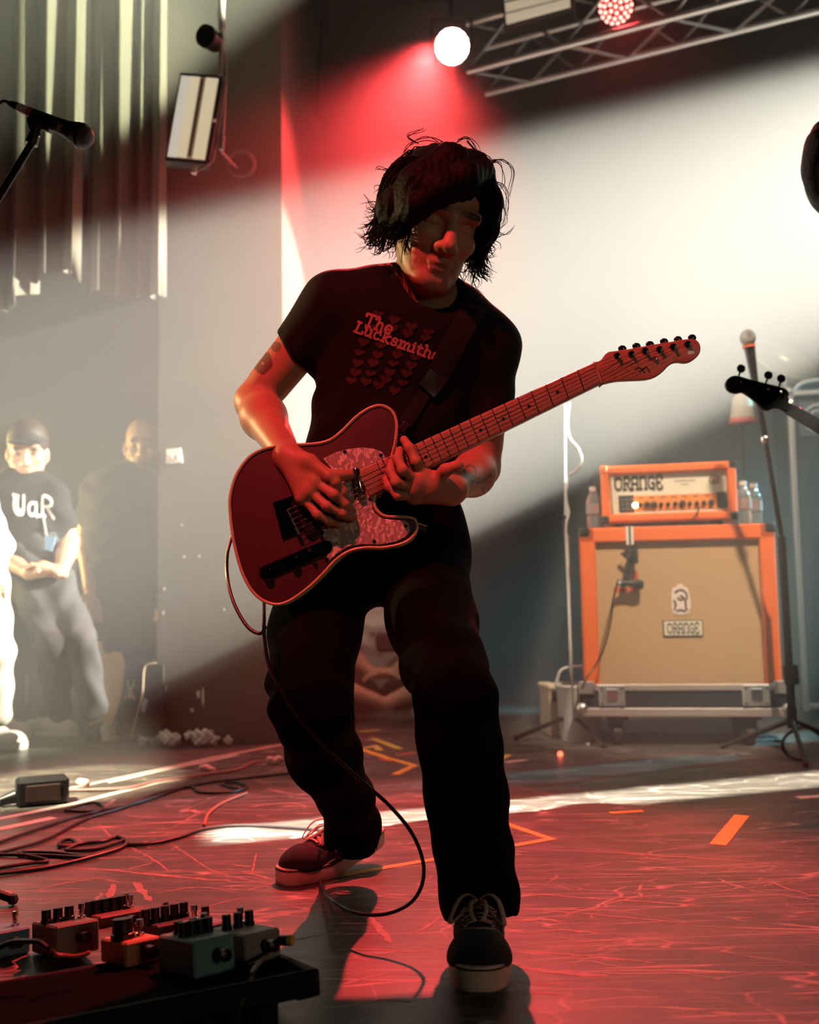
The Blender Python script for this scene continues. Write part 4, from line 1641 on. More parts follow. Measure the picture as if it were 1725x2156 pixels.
def quad_at(u, w, lift):
    a = c4[0].lerp(c4[1], u)
    b = c4[3].lerp(c4[2], u)
    return a.lerp(b, w) + nrm * lift


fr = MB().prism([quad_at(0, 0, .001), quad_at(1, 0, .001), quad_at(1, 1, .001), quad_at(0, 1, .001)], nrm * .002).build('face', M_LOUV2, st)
MB().prism([quad_at(.0, 0, .003), quad_at(.24, 0, .003), quad_at(.24, 1, .003), quad_at(.0, 1, .003)], nrm * .003).build('reflector', mat('white_reflector_glow', (.62, .62, .52), .4, emit=(1.0, .94, .78), estr=.5), st)  # glow stands in for light on this bright strip
mb = MB()
for k in range(44):
    w0, w1 = (k + .1) / 44, (k + .72) / 44
    for u0, u1 in ((.25, .50), (.66, .985)):
        mb.prism([quad_at(u0, w0, .003), quad_at(u1, w0, .003), quad_at(u1, w1, .003), quad_at(u0, w1, .003)], nrm * .008)
o = mb.build('louvre', M_LOUV, st)
o['kind'] = 'stuff'
MB().tube([quad_at(.57, .02, .004), quad_at(.57, .98, .004)], .008, 10).build('lamp_tube', mat('dull_tube', (.25, .21, .12), .3), st)
e = (c4[1] - c4[0]).normalized()
MB().tube([P(468, 158, Yp), P(474, 175, Yp - .02), P(448, 338, Yp), P(430, 352, Yp), P(405, 364, Yp)], .006, 8).build('yoke', mat('red_brown_metal', (.25, .16, .14), .4, .5), st)
MB().tube([P(412, 352, Yp), P(408, 366, Yp)], .011, 10).build('safety_knob', M_STEEL, st)
MB().sphere(P(451, 253, Yp - .03), .008).build('side_knob', M_STEEL, st)
ca = MB().tube(catmull([P(470, 105, Yp), P(475, 155, Yp), P(472, 230, Yp), P(470, 270, Yp), P(465, 315, Yp)], 6), .006, 8)
ca.tube([P(469, 285, Yp), P(466, 316, Yp)], .010, 10)
tag(ca.build('power_cable', mat('grey_cable', (.30, .28, .27), .5)), 'grey cable and plug hanging behind the strobe panel', 'cable')
ring = [P(508 + 28 * math.cos(t), 345 + 26 * math.sin(t), 4.30) for t in [2 * PI * k / 24 for k in range(25)]]
mb = MB().tube(ring, .008, 6)
mb.tube([P(465, 318, 3.9), P(485, 340, 4.2), P(500, 355, 4.3)], .006, 6)
tag(mb.build('coiled_cable', mat('dull_cable', (.12, .11, .11), .6)), 'coiled dull cable hanging on the dark wall under the strobe panel', 'cable')

# thin cable running down the pier
tag(MB().tube(catmull([P(684, -80, 5.0), P(678, 40, 5.0), P(671, 160, 5.0), P(667, 240, 5.0)], 6), .006, 6).build('wall_cable', M_CABLE),
    'thin dark cable hanging down the back wall beside the pier', 'cable')

# ---- truss
TA, TB = P(985, 150, 4.98), P(1760, -52, 4.22)
TA.z = TB.z = (TA.z + TB.z) / 2
tdir = (TB - TA).normalized()
tper = Vector((-tdir.y, tdir.x, 0)).normalized()        # away from the camera
truss = thing('lighting_truss', 'aluminium box truss carrying the red stage lamps under the ceiling', 'truss', TA)
TW = .26
LT = (TB - TA).length + 1.2
ch = [(0, 0), (0, TW), (TW, 0), (TW, TW)]
for (a, b) in ch:
    s = TA + tper * a + Vector((0, 0, b))
    MB().cyl(s, s + tdir * LT, .020, n=10).build('chord', M_ALU, truss)
nb = int(LT / TW)
for k in range(nb):
    for f in range(4):
        p, q = [((0, 0), (0, TW)), ((TW, 0), (TW, TW)), ((0, 0), (TW, 0)), ((0, TW), (TW, TW))][f]
        if k % 2:
            p, q = q, p
        s = TA + tper * p[0] + Vector((0, 0, p[1])) + tdir * (k * TW)
        e_ = TA + tper * q[0] + Vector((0, 0, q[1])) + tdir * ((k + 1) * TW)
        MB().cyl(s, e_, .009, n=8).build('brace', M_ALU, truss)
for k in (0.4, 2.1):
    s = TA + tdir * k + tper * (TW / 2) + Vector((0, 0, TW))
    MB().cyl(s, Vector((s.x, s.y, 4.5)), .008, n=8).build('hanger', M_BLKMET, truss)


def led_par(c, aim, strength, label, hot, n_led):
    """round LED par lamp: can, bezel, lens plate, separate LED beads, yoke"""
    c = Vector(c)
    ax = (Vector(aim) - c).normalized()
    t = thing('par_lamp', label, 'light', c)
    R = .088
    MB().lathe(c - ax * .17, ax, [(.03, 0), (.07, .02), (R, .05), (R + .006, .165), (R + .006, .175), (R - .004, .175), (R - .004, .160), (.002, .160)], 28).build('can', M_BLKMET, t)
    MB().lathe(c - ax * .010, ax, [(R - .005, 0), (R - .005, .002), (.001, .002)], 28).build('lens_plate', mat('red_lens_plate', (.5, .04, .04), .4), t)
    name = 'led_hot' if hot else 'led_dim'
    m = mat(name, (1, .3, .25), .4, emit=(1.0, .42, .34) if not hot else (1.0, .55, .48), estr=strength)
    m.cycles.emission_sampling = 'NONE'
    u = ax.orthogonal().normalized()
    w = ax.cross(u)
    me = None
    rl = .0122 if hot else .0088
    rings = [(0, 1), (.030, 6), (.056, 12), (.078, 17)]
    for rr, k in rings:
        for i in range(k):
            an = 2 * PI * i / k + rr * 30
            p = c + (u * math.cos(an) + w * math.sin(an)) * rr
            MB().lathe(p - ax * .008, ax, [(rl, 0), (rl, .004), (rl * .57, .0075), (.0008, .0085)], 8).build('led', m, t)
    for s in (-1, 1):
        MB().tube([c - ax * .06 + u * 0 + Vector((s * (R + .012), 0, 0)), c - ax * .06 + Vector((s * (R + .012), 0, .15))], .008, 6).build('yoke_arm', M_BLKMET, t)
    MB().tube([c - ax * .06 + Vector((-(R + .012), 0, .15)), c - ax * .06 + Vector(((R + .012), 0, .15))], .008, 6).build('yoke_bar', M_BLKMET, t)
    MB().cyl(c - ax * .06 + Vector((0, 0, .15)), c - ax * .06 + Vector((0, 0, .24)), .014, n=10).build('clamp', M_BLKMET, t)
    return t


led_par(PAR_A, (0.1, 0, .7), 38.0, 'glaring red LED par lamp at the near end of the truss', True, 36)
led_par(PAR_B, (0.0, 0, .3), 5.0, 'red LED par lamp with separate glowing beads under the truss', False, 36)

# strobe panel on the truss
s4 = [P(1058, -45, 4.7), P(1195, -70, 4.6), P(1202, 18, 4.6), P(1068, 55, 4.7)]
ts = thing('truss_strobe', 'pale louvred strobe panel fixed to the truss between the par lamps', 'light', s4[0])
n4 = (s4[1] - s4[0]).cross(s4[3] - s4[0]).normalized()
if n4.y > 0:
    n4 = -n4
MB().prism([p + (p - sum(s4, Vector()) / 4) * .09 for p in s4], -n4 * .1, .004, 1).build('housing', M_BLKMET, ts)
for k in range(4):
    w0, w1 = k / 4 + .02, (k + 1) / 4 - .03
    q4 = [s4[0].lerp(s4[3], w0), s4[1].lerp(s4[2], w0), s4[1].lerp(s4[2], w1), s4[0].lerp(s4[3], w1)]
    MB().prism([p + n4 * .001 for p in q4], n4 * (.004 + .006 * (k % 2)), .001, 1).build('louvre_strip', M_LOUV, ts)  # lit look comes from the glow added to the louvre material

# unseen slit lamp added at the ceiling; its shutters shape the floor streak
pa = (SLIT_T - SLIT_L).normalized()
sdir = Vector((1.1, .40, 0))
sdir = (sdir - pa * sdir.dot(pa)).normalized()
pdir = pa.cross(sdir)
pf = thing('added_streak_lamp', 'unseen black slit lamp added over the front of the stage for the floor streak', 'light', SLIT_L)
RM = Matrix((sdir, pdir, pa)).transposed()
c0_ = SLIT_L + pa * .25
for sg in (-1, 1):
    MB().box(c0_ + pdir * (sg * (.0042 + .085)), (.40, .17, .004), R=RM).build('shutter', M_BLKMET, pf)
    MB().box(SLIT_L + pa * .11 + pdir * (sg * .176), (.40, .006, .29), R=RM).build('side_panel', M_BLKMET, pf)
    MB().box(SLIT_L + pa * .11 + sdir * (sg * .2), (.006, .35, .29), R=RM).build('side_panel', M_BLKMET, pf)
MB().box(SLIT_L - pa * .035, (.40, .35, .006), R=RM).build('rear_panel', M_BLKMET, pf)
MB().cyl(SLIT_L - pa * .035, Vector((SLIT_L.x, SLIT_L.y, 4.5)), .015, n=10).build('hanger', M_BLKMET, pf)

# ------------------------------------------------------------------ amplifier stack
M_ORG = mat('orange_tolex', (0.82, 0.14, 0.016), 0.5, bump=0.25, bscale=400, vary=0.08)
M_GRILL = mat('tan_basket_weave', (0.58, 0.36, 0.18), 0.8, bump=0.5, bscale=500, vary=0.10, vscale=3)
M_CREAM = mat('cream_plastic', (0.75, 0.66, 0.52), 0.45)
M_INK = mat('black_ink', (0.015, 0.012, 0.012), 0.6)
M_CASE = mat('black_laminate', (0.018, 0.020, 0.022), 0.35)
YC = 4.05
cabyaw = math.radians(-9)
cabc = Vector((P(1432, 1300, YC).x, YC + .0, 0))


def local(yaw, c):
    return Matrix.Translation(c) @ Matrix.Rotation(yaw, 4, 'Z')


# road case tray
MC = local(cabyaw, cabc)
rc = thing('road_case', 'black road case tray with metal edges and latches under the orange cabinet', 'case', cabc, cabyaw)
wc, dc = .82, .46
MB(MC).box((0, dc / 2, .125 + .008), (wc - .02, dc - .02, .016)).build('tray_floor', M_CASE, rc)
for (c, s, nm) in (((0, .008, .182), (wc - .02, .012, .10), 'front_panel'), ((0, dc - .008, .182), (wc - .02, .012, .10), 'rear_panel'),
                   ((-wc / 2 + .008, dc / 2, .182), (.012, dc - .03, .10), 'side_panel'), ((wc / 2 - .008, dc / 2, .182), (.012, dc - .03, .10), 'side_panel')):
    MB(MC).box(c, s).build(nm, M_CASE, rc)
M_PINKALU = mat('brushed_aluminium', (0.66, 0.56, 0.52), 0.42, 0.75, bump=.1, bscale=80)
MB(MC).box((0, -.002, .137), (wc, .012, .034), bev=.003).build('lower_rail', M_PINKALU, rc)
MB(MC).box((0, -.002, .236), (wc, .012, .026), bev=.003).build('upper_rail', M_PINKALU, rc)
for s in (-1, 1):
    lt = MB(MC).box((s * (wc / 2 - .13), -.010, .205), (.105, .010, .085), bev=.004).build('latch', M_ALU, rc)
    MB(MC).box((s * (wc / 2 - .13), -.018, .208), (.045, .010, .05), bev=.004).build('latch_key', M_CHROME, lt)
    for dx in (-.04, .04):
        for dz in (-.03, .03):
            MB(MC).sphere((s * (wc / 2 - .13) + dx, -.016, .205 + dz), .007, 8).build('rivet', M_CHROME, lt)
    cn = MB(MC).sphere((s * (wc / 2 - .010), .0, .150), .026, 12, (1, .8, 1)).build('corner_ball', M_ALU, rc)
    MB(MC).box((s * (wc / 2 - .03), -.009, .236), (.06, .006, .05), bev=.002).build('corner_plate', M_ALU, rc)
    for yy in (.07, dc - .07):
        cs = MB(MC).box((s * (wc / 2 - .15), yy, .112), (.09, .075, .018)).box((s * (wc / 2 - .15), yy - .03, .07), (.05, .006, .08)).build('caster', M_BLKMET, rc)
        MB(MC).cyl((s * (wc / 2 - .15) - .016, yy, .045), (s * (wc / 2 - .15) + .016, yy, .045), .045, n=20).build('wheel', M_STRIPE, cs)

# speaker cabinet
cab = thing('guitar_cabinet', 'orange guitar speaker cabinet with tan grille standing in the road case', 'speaker', cabc + Vector((0, 0, .142)), cabyaw)
w, h, dd, z0 = .775, .745, .40, .142
fw = .062
y0 = .022
zt_ = z0 + h
for (c, s) in (((0, y0 + dd / 2, z0 + .012), (w, dd, .024)), ((0, y0 + dd / 2, zt_ - .012), (w, dd, .024)),
               ((-w / 2 + .012, y0 + dd / 2, z0 + h / 2), (.024, dd, h)), ((w / 2 - .012, y0 + dd / 2, z0 + h / 2), (.024, dd, h)),
               ((0, y0 + dd - .01, z0 + h / 2), (w - .03, .02, h - .03))):
    pass
shell = MB(MC)
shell.box((0, y0 + dd / 2 + .02, z0 + h / 2), (w, dd - .04, h), bev=.008)
for (c, s) in (((0, y0 + .02, zt_ - fw / 2), (w, .05, fw)), ((0, y0 + .02, z0 + fw / 2), (w, .05, fw)),
               ((-w / 2 + fw / 2, y0 + .02, z0 + h / 2), (fw, .05, h)), ((w / 2 - fw / 2, y0 + .02, z0 + h / 2), (fw, .05, h))):
    shell.box(c, s, bev=.007)
shell.build('shell', M_ORG, cab)
gr = MB(MC).box((0, y0 + .028, z0 + h / 2), (w - 2 * fw + .01, .008, h - 2 * fw + .01)).build('grille', M_GRILL, cab)
for sx in (-1, 1):
    for sz in (1,):
        MB(MC).box((sx * (w / 2 - .018), y0 + .012, zt_ - .016), (.044, .05, .038), bev=.008).build('corner_guard', M_BLKMET, cab)
# name plate with lettering
pz = z0 + h * .44
npx = .015
pl_ = MB(MC).box((npx, y0 + .021, pz), (.158, .006, .066), bev=.002).build('name_plate', M_INK, cab)
MB(MC).box((npx, y0 + .018, pz), (.150, .006, .058), bev=.001).build('plate_face', M_CREAM, pl_)


def letter_block(text, cx, cz, width, height, half, y, parent, M, m=M_INK, it=0.0):
    polys, wt = strokes(text, it, .14)
    mb = MB()
    ribbons(polys, half, lambda u, v_: M @ Vector((cx - width / 2 + u / wt * width, y, cz - height / 2 + v_ * height)), mb)
    return mb.build('lettering', m, parent, smooth=False)


letter_block('ORANGE', npx, pz, .126, .038, .095, y0 + .0142, pl_, MC)
# crest above the plate
cz_ = pz + .115
crest = MB(MC)
out = [(-.036, .02), (-.030, .05), (-.012, .055), (-.012, .064), (.012, .064), (.012, .055), (.030, .05), (.036, .02), (.040, -.02), (.030, -.055), (0, -.06), (-.030, -.055), (-.036, -.03)]
crest.prism([(npx - .005 + a, y0 + .0235, cz_ + b) for a, b in out], (0, -.003, 0))
co = crest.build('crest', mat('pale_crest', (.80, .66, .58), .6), cab)
mb = MB(MC)
for pts in ([(-.022, .03), (0, .042), (.022, .03), (.026, .005)], [(-.026, .0), (-.02, -.02), (-.026, -.04)], [(.0, .02), (.018, .0), (.020, -.035), (.028, -.04)],
            [(-.012, .012), (0, .0), (.012, .012)], [(-.018, -.045), (0, -.04), (.018, -.048)]):
    mb.tube(catmull([(npx - .005 + a, y0 + .0200, cz_ + b) for a, b in pts], 4), .0045, 5)
mb.build('crest_drawing', mat('brown_ink', (.16, .08, .07), .7), co)
# red tape mark on the grille
MB(MC).box((-.165, y0 + .0225, z0 + h * .70), (.018, .002, .085)).box((-.215, y0 + .0225, z0 + h * .655), (.085, .002, .016)).build('tape_mark', mat('red_tape', (.55, .05, .03), .6), gr)

# amplifier head
hyaw = math.radians(-13)
hc = MC @ Vector((-.022, .045, zt_))
MH = local(hyaw, hc)
hd_t = thing('amplifier_head', 'orange amplifier head with cream front panel on top of the cabinet', 'amplifier', hc, hyaw)
w2, h2, d2 = .545, .238, .26
zf = .022
for sx in (-1, 1):
    for yy in (.05, .2):
        MB(MH).cyl((sx * .2, yy, .0), (sx * .2, yy, zf + .004), .016, n=12).build('foot', M_BLKMET, hd_t)
shell = MB(MH).box((0, d2 / 2 + .02, zf + h2 / 2), (w2, d2 - .04, h2), bev=.008)
fb = .036
for (c, s) in (((0, .02, zf + h2 - fb / 2), (w2, .05, fb)), ((0, .02, zf + fb / 2), (w2, .05, fb)),
               ((-w2 / 2 + fb / 2, .02, zf + h2 / 2), (fb, .05, h2)), ((w2 / 2 - fb / 2, .02, zf + h2 / 2), (fb, .05, h2))):
    shell.box(c, s, bev=.008)
shell.build('shell', M_ORG, hd_t)
for sx in (-1, 1):
    for sz in (0, 1):
        MB(MH).box((sx * (w2 / 2 - .014), .012, zf + (.014 if sz == 0 else h2 - .014)), (.034, .045, .034), bev=.007).build('corner_guard', M_BLKMET if sx > 0 or sz == 0 else M_ORG, hd_t)
fp = MB(MH).box((0, .026, zf + h2 / 2), (w2 - 2 * fb + .006, .008, h2 - 2 * fb + .006)).build('front_panel', M_CREAM, hd_t)
pzl = zf + fb + .040
MB(MH).box((.026, .0205, pzl + .004), (.335, .004, .062)).build('control_strip', mat('orange_strip', (.80, .25, .05), .5), hd_t)
MB(MH).box((-.170, .0205, pzl + .004), (.062, .004, .070)).build('switch_panel', M_INK, hd_t)
MB(MH).box((.212, .0205, pzl + .006), (.040, .004, .066)).build('switch_panel', M_INK, hd_t)
for sx in (-.225, .242):
    MB(MH).tube([(sx, .018, zf + fb + .004), (sx, .008, zf + fb + .02), (sx, .008, zf + h2 - fb - .02), (sx, .018, zf + h2 - fb - .004)], .004, 8).build('handle_bar', M_CREAM, hd_t)
for k in range(11):
    kx = -.115 + .0285 * k
    rr = (.010, .0135, .0135, .0085, .0085, .0095, .0135, .0085, .0085, .0095, .0125)[k]
    MB(MH).lathe(MH.inverted() @ MH @ Vector((kx, .020, pzl - .004)), (0, -1, 0), [(rr, 0), (rr, .012), (rr * .7, .015), (.001, .015)], 12).build('knob', M_INK, hd_t)
for k in range(3):
    for j in range(3):
        MB(MH).box((-.188 + .02 * k, .0182, pzl - .018 + .02 * j), (.010, .002, .008)).build('switch', mat('grey_switch', (.16, .15, .14), .4), hd_t)
for k in range(7):
    MB(MH).box((-.11 + .044 * k, .0178, pzl + .026), (.02, .001, .008)).build('control_symbol', mat('dark_orange_ink', (.40, .12, .03), .6), hd_t)
mp_ = mat('pilot_lamp_glow', (1, .7, .5), .4, emit=(1.0, .55, .28), estr=22)
mp_.cycles.emission_sampling = 'NONE'
MB(MH).sphere((-.134, .015, pzl - .004), .011, 12).build('pilot_lamp', mp_, hd_t)
letter_block('ORANGE', -.118, zf + h2 - fb - .038, .195, .050, .13, .0205, fp, MH)
for k, wd_ in enumerate((.085, .03)):
    MB(MH).box((.068, .0213, zf + h2 - fb - .034 - .016 * k), (wd_, .001, .006)).build('small_print', mat('grey_print', (.38, .33, .27), .7), fp)
mb = MB(MH)
for a in range(9):
    t0, t1 = 2 * PI * a / 9, 2 * PI * (a + .7) / 9
    mb.tube([(.185 + .016 * math.cos(t), .0205, zf + h2 - fb - .034 + .017 * math.sin(t)) for t in (t0, (t0 + t1) / 2, t1)], .004, 5)
mb.sphere((.185, .0205, zf + h2 - fb - .036), .007, 8)
mb.build('emblem', mat('brown_orange_print', (.42, .20, .10), .7), fp)
# guitar lead plugged into the head
tag(MB().tube(catmull([MH @ Vector((.12, .012, pzl - .01)), MH @ Vector((.115, -.03, pzl - .04)), MH @ Vector((.085, -.02, .02)), MH @ Vector((.06, .0, .003))], 6), .003, 6).build('patch_lead', M_CABLE),
    'short dark lead plugged into the front of the amplifier head', 'cable')

# water bottles
M_PET = mat('clear_plastic', (0.85, 0.85, 0.86), 0.08, trans=0.85, ior=1.3)
M_LBL = mat('bottle_label', (0.30, 0.20, 0.18), 0.5)
M_CAP = mat('pale_cap', (0.75, 0.66, 0.60), 0.5)


def bottle(c, label, hgt=.185):
    t = thing('water_bottle', label, 'bottle', c, 0, 'water bottles beside the amplifier head')
    k = hgt / .20
    MB().lathe(c, (0, 0, 1), [(.024, 0), (.030, .006), (.031, .05 * k), (.028, .06 * k), (.031, .07 * k), (.031, .125 * k), (.024, .152 * k), (.0125, .172 * k), (.0125, .18 * k)], 18).build('bottle_body', M_PET, t)
    MB().lathe(Vector(c) + Vector((0, 0, .178 * k)), (0, 0, 1), [(.0150, 0), (.0150, .019 * k), (.001, .02 * k)], 16).build('cap', M_CAP, t)
    MB().lathe(Vector(c) + Vector((0, 0, .072 * k)), (0, 0, 1), [(.0318, 0), (.0318, .045 * k)], 18).build('label_band', M_LBL, t)


bottle(MC @ Vector((-.325, .12, zt_)), 'clear water bottle on the cabinet, on the mic-stand side of the amplifier head')
bottle(MC @ Vector((.285, .10, zt_)), 'clear water bottle close against the end of the amplifier head')
bottle(MC @ Vector((.345, .20, zt_)), 'clear water bottle at the outer edge of the cabinet top')

# microphone hung in front of the cabinet
am = thing('cabinet_microphone', 'black microphone hung on tape in front of the orange cabinet grille', 'microphone', MC @ Vector((-.18, -.02, zt_ - .3)))
ML = MC
lx = -.185
MB(ML).box((lx, y0 - .008, zt_ - .035), (.030, .004, .075)).build('tape', mat('white_tape', (.75, .70, .62), .6), am)
MB(ML).tube([(lx, y0 - .012, zt_ + .002), (lx, y0 - .014, zt_ - .09)], .004, 6).build('hook', M_BLKMET, am)
MB(ML).box((lx + .012, y0 - .018, zt_ - .12), (.034, .022, .065), bev=.004).build('clamp', M_BLKMET, am)
MB(ML).tube([(lx - .035, y0 - .02, zt_ - .105), (lx - .01, y0 - .022, zt_ - .13), (lx - .012, y0 - .025, zt_ - .15)], .008, 8).build('swivel', M_BLKMET, am)
MB(ML).tube([(lx - .012, y0 - .025, zt_ - .15), (lx - .022, y0 - .03, zt_ - .215)], [.012, .014], 10).build('clip', M_BLKMET, am)
MB(ML).tube([(lx - .055, y0 - .035, zt_ - .232), (lx - .02, y0 - .030, zt_ - .230), (lx + .02, y0 - .020, zt_ - .236), (lx + .042, y0 - .014, zt_ - .24)], [.011, .013, .022, .018], 14).build('microphone_body', M_BLKMET, am)
MB(ML).tube([(lx - .060, y0 - .035, zt_ - .232), (lx - .045, y0 - .035, zt_ - .232)], .013, 12).build('connector', M_CHROME, am)
cbl = catmull([ML @ Vector((lx - .06, y0 - .035, zt_ - .232)), P(1302, 1222, 3.98), P(1292, 1260, 3.98), P(1286, 1310, 3.98), P(1272, 1365, 3.98), P(1252, 1405, 3.97), P(1238, 1424, 3.95), P(1226, 1450, 3.9)], 6)
tag(MB().tube(cbl, .0035, 6).build('microphone_cable', M_CABLE), 'thin dark cable drooping from the cabinet microphone', 'cable')

# ------------------------------------------------------------------ stands and boxes around the stack
def tripod(t, base, r=.26, hub=.10, m=M_BLKMET, rot=0.0):
    base = Vector(base)
    for k in range(3):
        a = rot + 2 * PI * k / 3
        d_ = Vector((math.cos(a), math.sin(a), 0))
        lg = MB().tube([base + Vector((0, 0, hub)), base + d_ * r + Vector((0, 0, .012))], .009, 8).build('leg', m, t)
        MB().sphere(base + d_ * r + Vector((0, 0, .012)), .012, 8).build('rubber_foot', M_STRIPE, lg)
    MB().cyl(base + Vector((0, 0, hub - .03)), base + Vector((0, 0, hub + .05)), .018, n=12).build('hub', m, t)


b0 = F(1207, 1560)
ms = thing('microphone_stand', 'thin black microphone stand in front of the beige box', 'stand', b0)
tripod(ms, b0, .24, .11, rot=.9)
top_ = P(1192, 1040, b0.y)
MB().cyl(b0 + Vector((0, 0, .1)), P(1203, 1420, b0.y), .011, n=10).build('pole', M_BLKMET, ms)
MB().cyl(P(1203, 1420, b0.y), top_, .0055, n=10).build('upper_pole', M_STEEL, ms)
MB().cyl(P(1192, 1125, b0.y), P(1191, 1090, b0.y), .013, n=10).build('clutch', M_BLKMET, ms)
MB().cyl(P(1176, 1090, b0.y), P(1196, 1088, b0.y), .008, n=8).build('wing_screw', M_BLKMET, ms)
MB().cyl(P(1191, 1092, b0.y), P(1190, 850, b0.y + .1), .0035, n=8).build('boom', M_STEEL, ms)
pc = [P(1199, 848, 3.9), P(1195, 890, 3.9), P(1200, 922, 3.9), P(1218, 945, 3.9), P(1225, 970, 3.9), P(1212, 992, 3.92), P(1196, 1004, 3.95), P(1192, 1045, 3.95), P(1198, 1080, 3.95), P(1192, 1115, 3.95), P(1197, 1250, 3.97), P(1204, 1420, 3.97), F(1214, 1552, .006), F(1240, 1566, .006)]
tag(MB().tube(catmull(pc, 6), .0048, 6).build('pale_cable', mat('white_cable', (.72, .70, .66), .5)), 'pale cable hanging in loose curves on the thin microphone stand', 'cable')

# beige box, white bucket
bc = F(1180, 1552)
bx = thing('storage_box', 'beige lidded storage box on the floor behind the microphone stand', 'box', Vector((bc.x, bc.y + .10, 0)))
MXB = Matrix.Translation(Vector((bc.x, bc.y + .10, 0))) @ Matrix.Rotation(.15, 4, 'Z')
hgt = .225
MB(MXB).box((0, 0, hgt / 2 - .01), (.105, .16, hgt - .02), bev=.006).build('box_body', mat('beige_plastic', (.62, .54, .38), .5), bx)
MB(MXB).box((0, 0, hgt - .012), (.118, .175, .022), bev=.005).build('lid', mat('beige_lid', (.66, .58, .42), .5), bx)
MB(MXB).box((-.03, -.085, hgt - .05), (.03, .014, .045), bev=.003).build('latch', M_BLKMET, bx)
wb = thing('white_bucket', 'white plastic bucket between the beige box and road case', 'bucket', Vector((P(1222, 1500, 4.32).x, 4.32, 0)))
cbk = Vector((P(1222, 1500, 4.32).x, 4.32, 0))
MB().lathe(cbk, (0, 0, 1), [(.085, 0), (.10, .22), (.104, .225), (.104, .235), (.096, .235), (.082, .01), (.001, .01)], 24).build('bucket_body', mat('white_plastic', (.75, .73, .70), .4), wb)
MB().tube(catmull([cbk + Vector((-.1, 0, .22)), cbk + Vector((-.07, -.02, .30)), cbk + Vector((.07, -.02, .30)), cbk + Vector((.1, 0, .22))], 6), .006, 6).build('handle', mat('white_plastic', (.75, .73, .70), .4), wb)

# cables under the road case
rng = random.Random(5)
for k in range(4):
    xs = [1250 + 100 * j for j in range(5)]
    pts = [F(x, 1548 + rng.uniform(-5, 14), .006) for x in xs]
    tag(MB().tube(catmull(pts, 6), .006, 6).build('floor_cable', mat('dusty_cable', (.16, .17, .16), .6)), 'dusty cable lying on the floor under the road case', 'cable', 'cables under the road case')
tag(MB().box(F(1400, 1535, .02) + Vector((0, .55, 0)), (.9, .03, .04)).build('white_batten', mat('white_board', (.6, .58, .52), .6)), 'pale wooden batten lying on the floor behind the road case', 'batten')

# vocal microphone on the tall stand right of the stack
b1 = F(1672, 1590)
vs_ = thing('tall_microphone_stand', 'tall black microphone stand beside the orange cabinet', 'stand', b1)
tripod(vs_, b1, .28, .13, rot=.3)
jt = P(1612, 925, b1.y - .1)
MB().cyl(b1 + Vector((0, 0, .1)), P(1646, 1130, b1.y - .03), .015, n=12).build('pole', M_BLKMET, vs_)
MB().cyl(P(1646, 1130, b1.y - .03), jt, .009, n=10).build('upper_pole', M_BLKMET, vs_)
MB().sphere(jt, .018, 10).build('joint', M_CHROME, vs_)
MB().cyl(jt, P(1590, 805, b1.y - .15), .0125, n=12).build('boom', M_BLKMET, vs_)
MB().cyl(P(1668, 1440, b1.y), P(1664, 1400, b1.y), .028, n=12).build('clutch', M_BLKMET, vs_)
vm = thing('vocal_microphone', 'upright vocal microphone behind the black bass headstock', 'microphone', P(1590, 805, b1.y - .15))
pa, pb = P(1590, 806, b1.y - .15), P(1577, 722, b1.y - .18)
MB().tube([pa, pa.lerp(pb, .5), pb], [.013, .017, .021], 14).build('handle', M_BLKMET, vm)
MB().sphere(P(1575, 712, b1.y - .18), .029, 16, (1, 1, 1.15)).build('grille', mat('mesh_grille', (.25, .25, .24), .4, .8, bump=.6, bscale=500), vm)
MB().tube([P(1577, 728, b1.y - .18), P(1577.5, 732, b1.y - .18)], .024, 14).build('band', mat('red_band', (.6, .12, .06), .4), vm)

# bass cabinet at the right edge
bcx = P(1682, 1200, 4.75)
byaw = math.radians(-12)
MBC = local(byaw, Vector((bcx.x + .33, 4.75, 0)))
bs = thing('bass_cabinet', 'tall black bass cabinet with bright metal edging and round badge', 'speaker', Vector((bcx.x + .33, 4.75, 0)), byaw)
hb = P(1690, 815, 4.75).z
MB(MBC).box((0, .22, hb / 2 + .02), (.66, .42, hb - .04), bev=.01).build('shell', M_CASE, bs)
MB(MBC).box((0, -.002, hb / 2 + .02), (.60, .02, hb - .12)).build('grille', mat('black_grille_cloth', (.045, .05, .055), .8, bump=.5, bscale=400), bs)
for c, s in (((-.31, -.004, hb / 2 + .02), (.026, .03, hb - .05)), ((.31, -.004, hb / 2 + .02), (.026, .03, hb - .05)),
             ((0, -.004, hb - .02), (.64, .03, .026)), ((0, -.004, .07), (.64, .03, .026))):
    MB(MBC).box(c, s, bev=.004).build('edge_trim', mat('pale_trim', (.66, .60, .55), .4, .4), bs)
for sx in (-1, 1):
    MB(MBC).sphere((sx * .32, .0, hb - .012), .03, 12).build('corner_ball', M_ALU, bs)
    for yy in (.06, .38):
        MB(MBC).cyl((sx * .27 - .015, yy, .03), (sx * .27 + .015, yy, .03), .03, n=14).build('caster', M_STRIPE, bs)
MB(MBC).box((-.19, -.016, hb - .15), (.17, .006, .17)).build('badge_plate', mat('grey_badge', (.12, .13, .14), .5), bs)
for rr in (.065, .038):
    ring = [MBC @ Vector((-.19 + rr * math.cos(t), -.022, hb - .15 + rr * math.sin(t))) for t in [2 * PI * k / 24 for k in range(25)]]
    MB().tube(ring, .006, 6).build('badge_ring', mat('pale_badge', (.62, .58, .54), .5), bs)
MB(MBC).tube(catmull([(-.28, .05, hb + .005), (-.22, .05, hb + .045), (.0, .05, hb + .05), (.2, .05, hb + .045), (.28, .05, hb + .005)], 5), .012, 8).build('handle', M_ALU, bs)

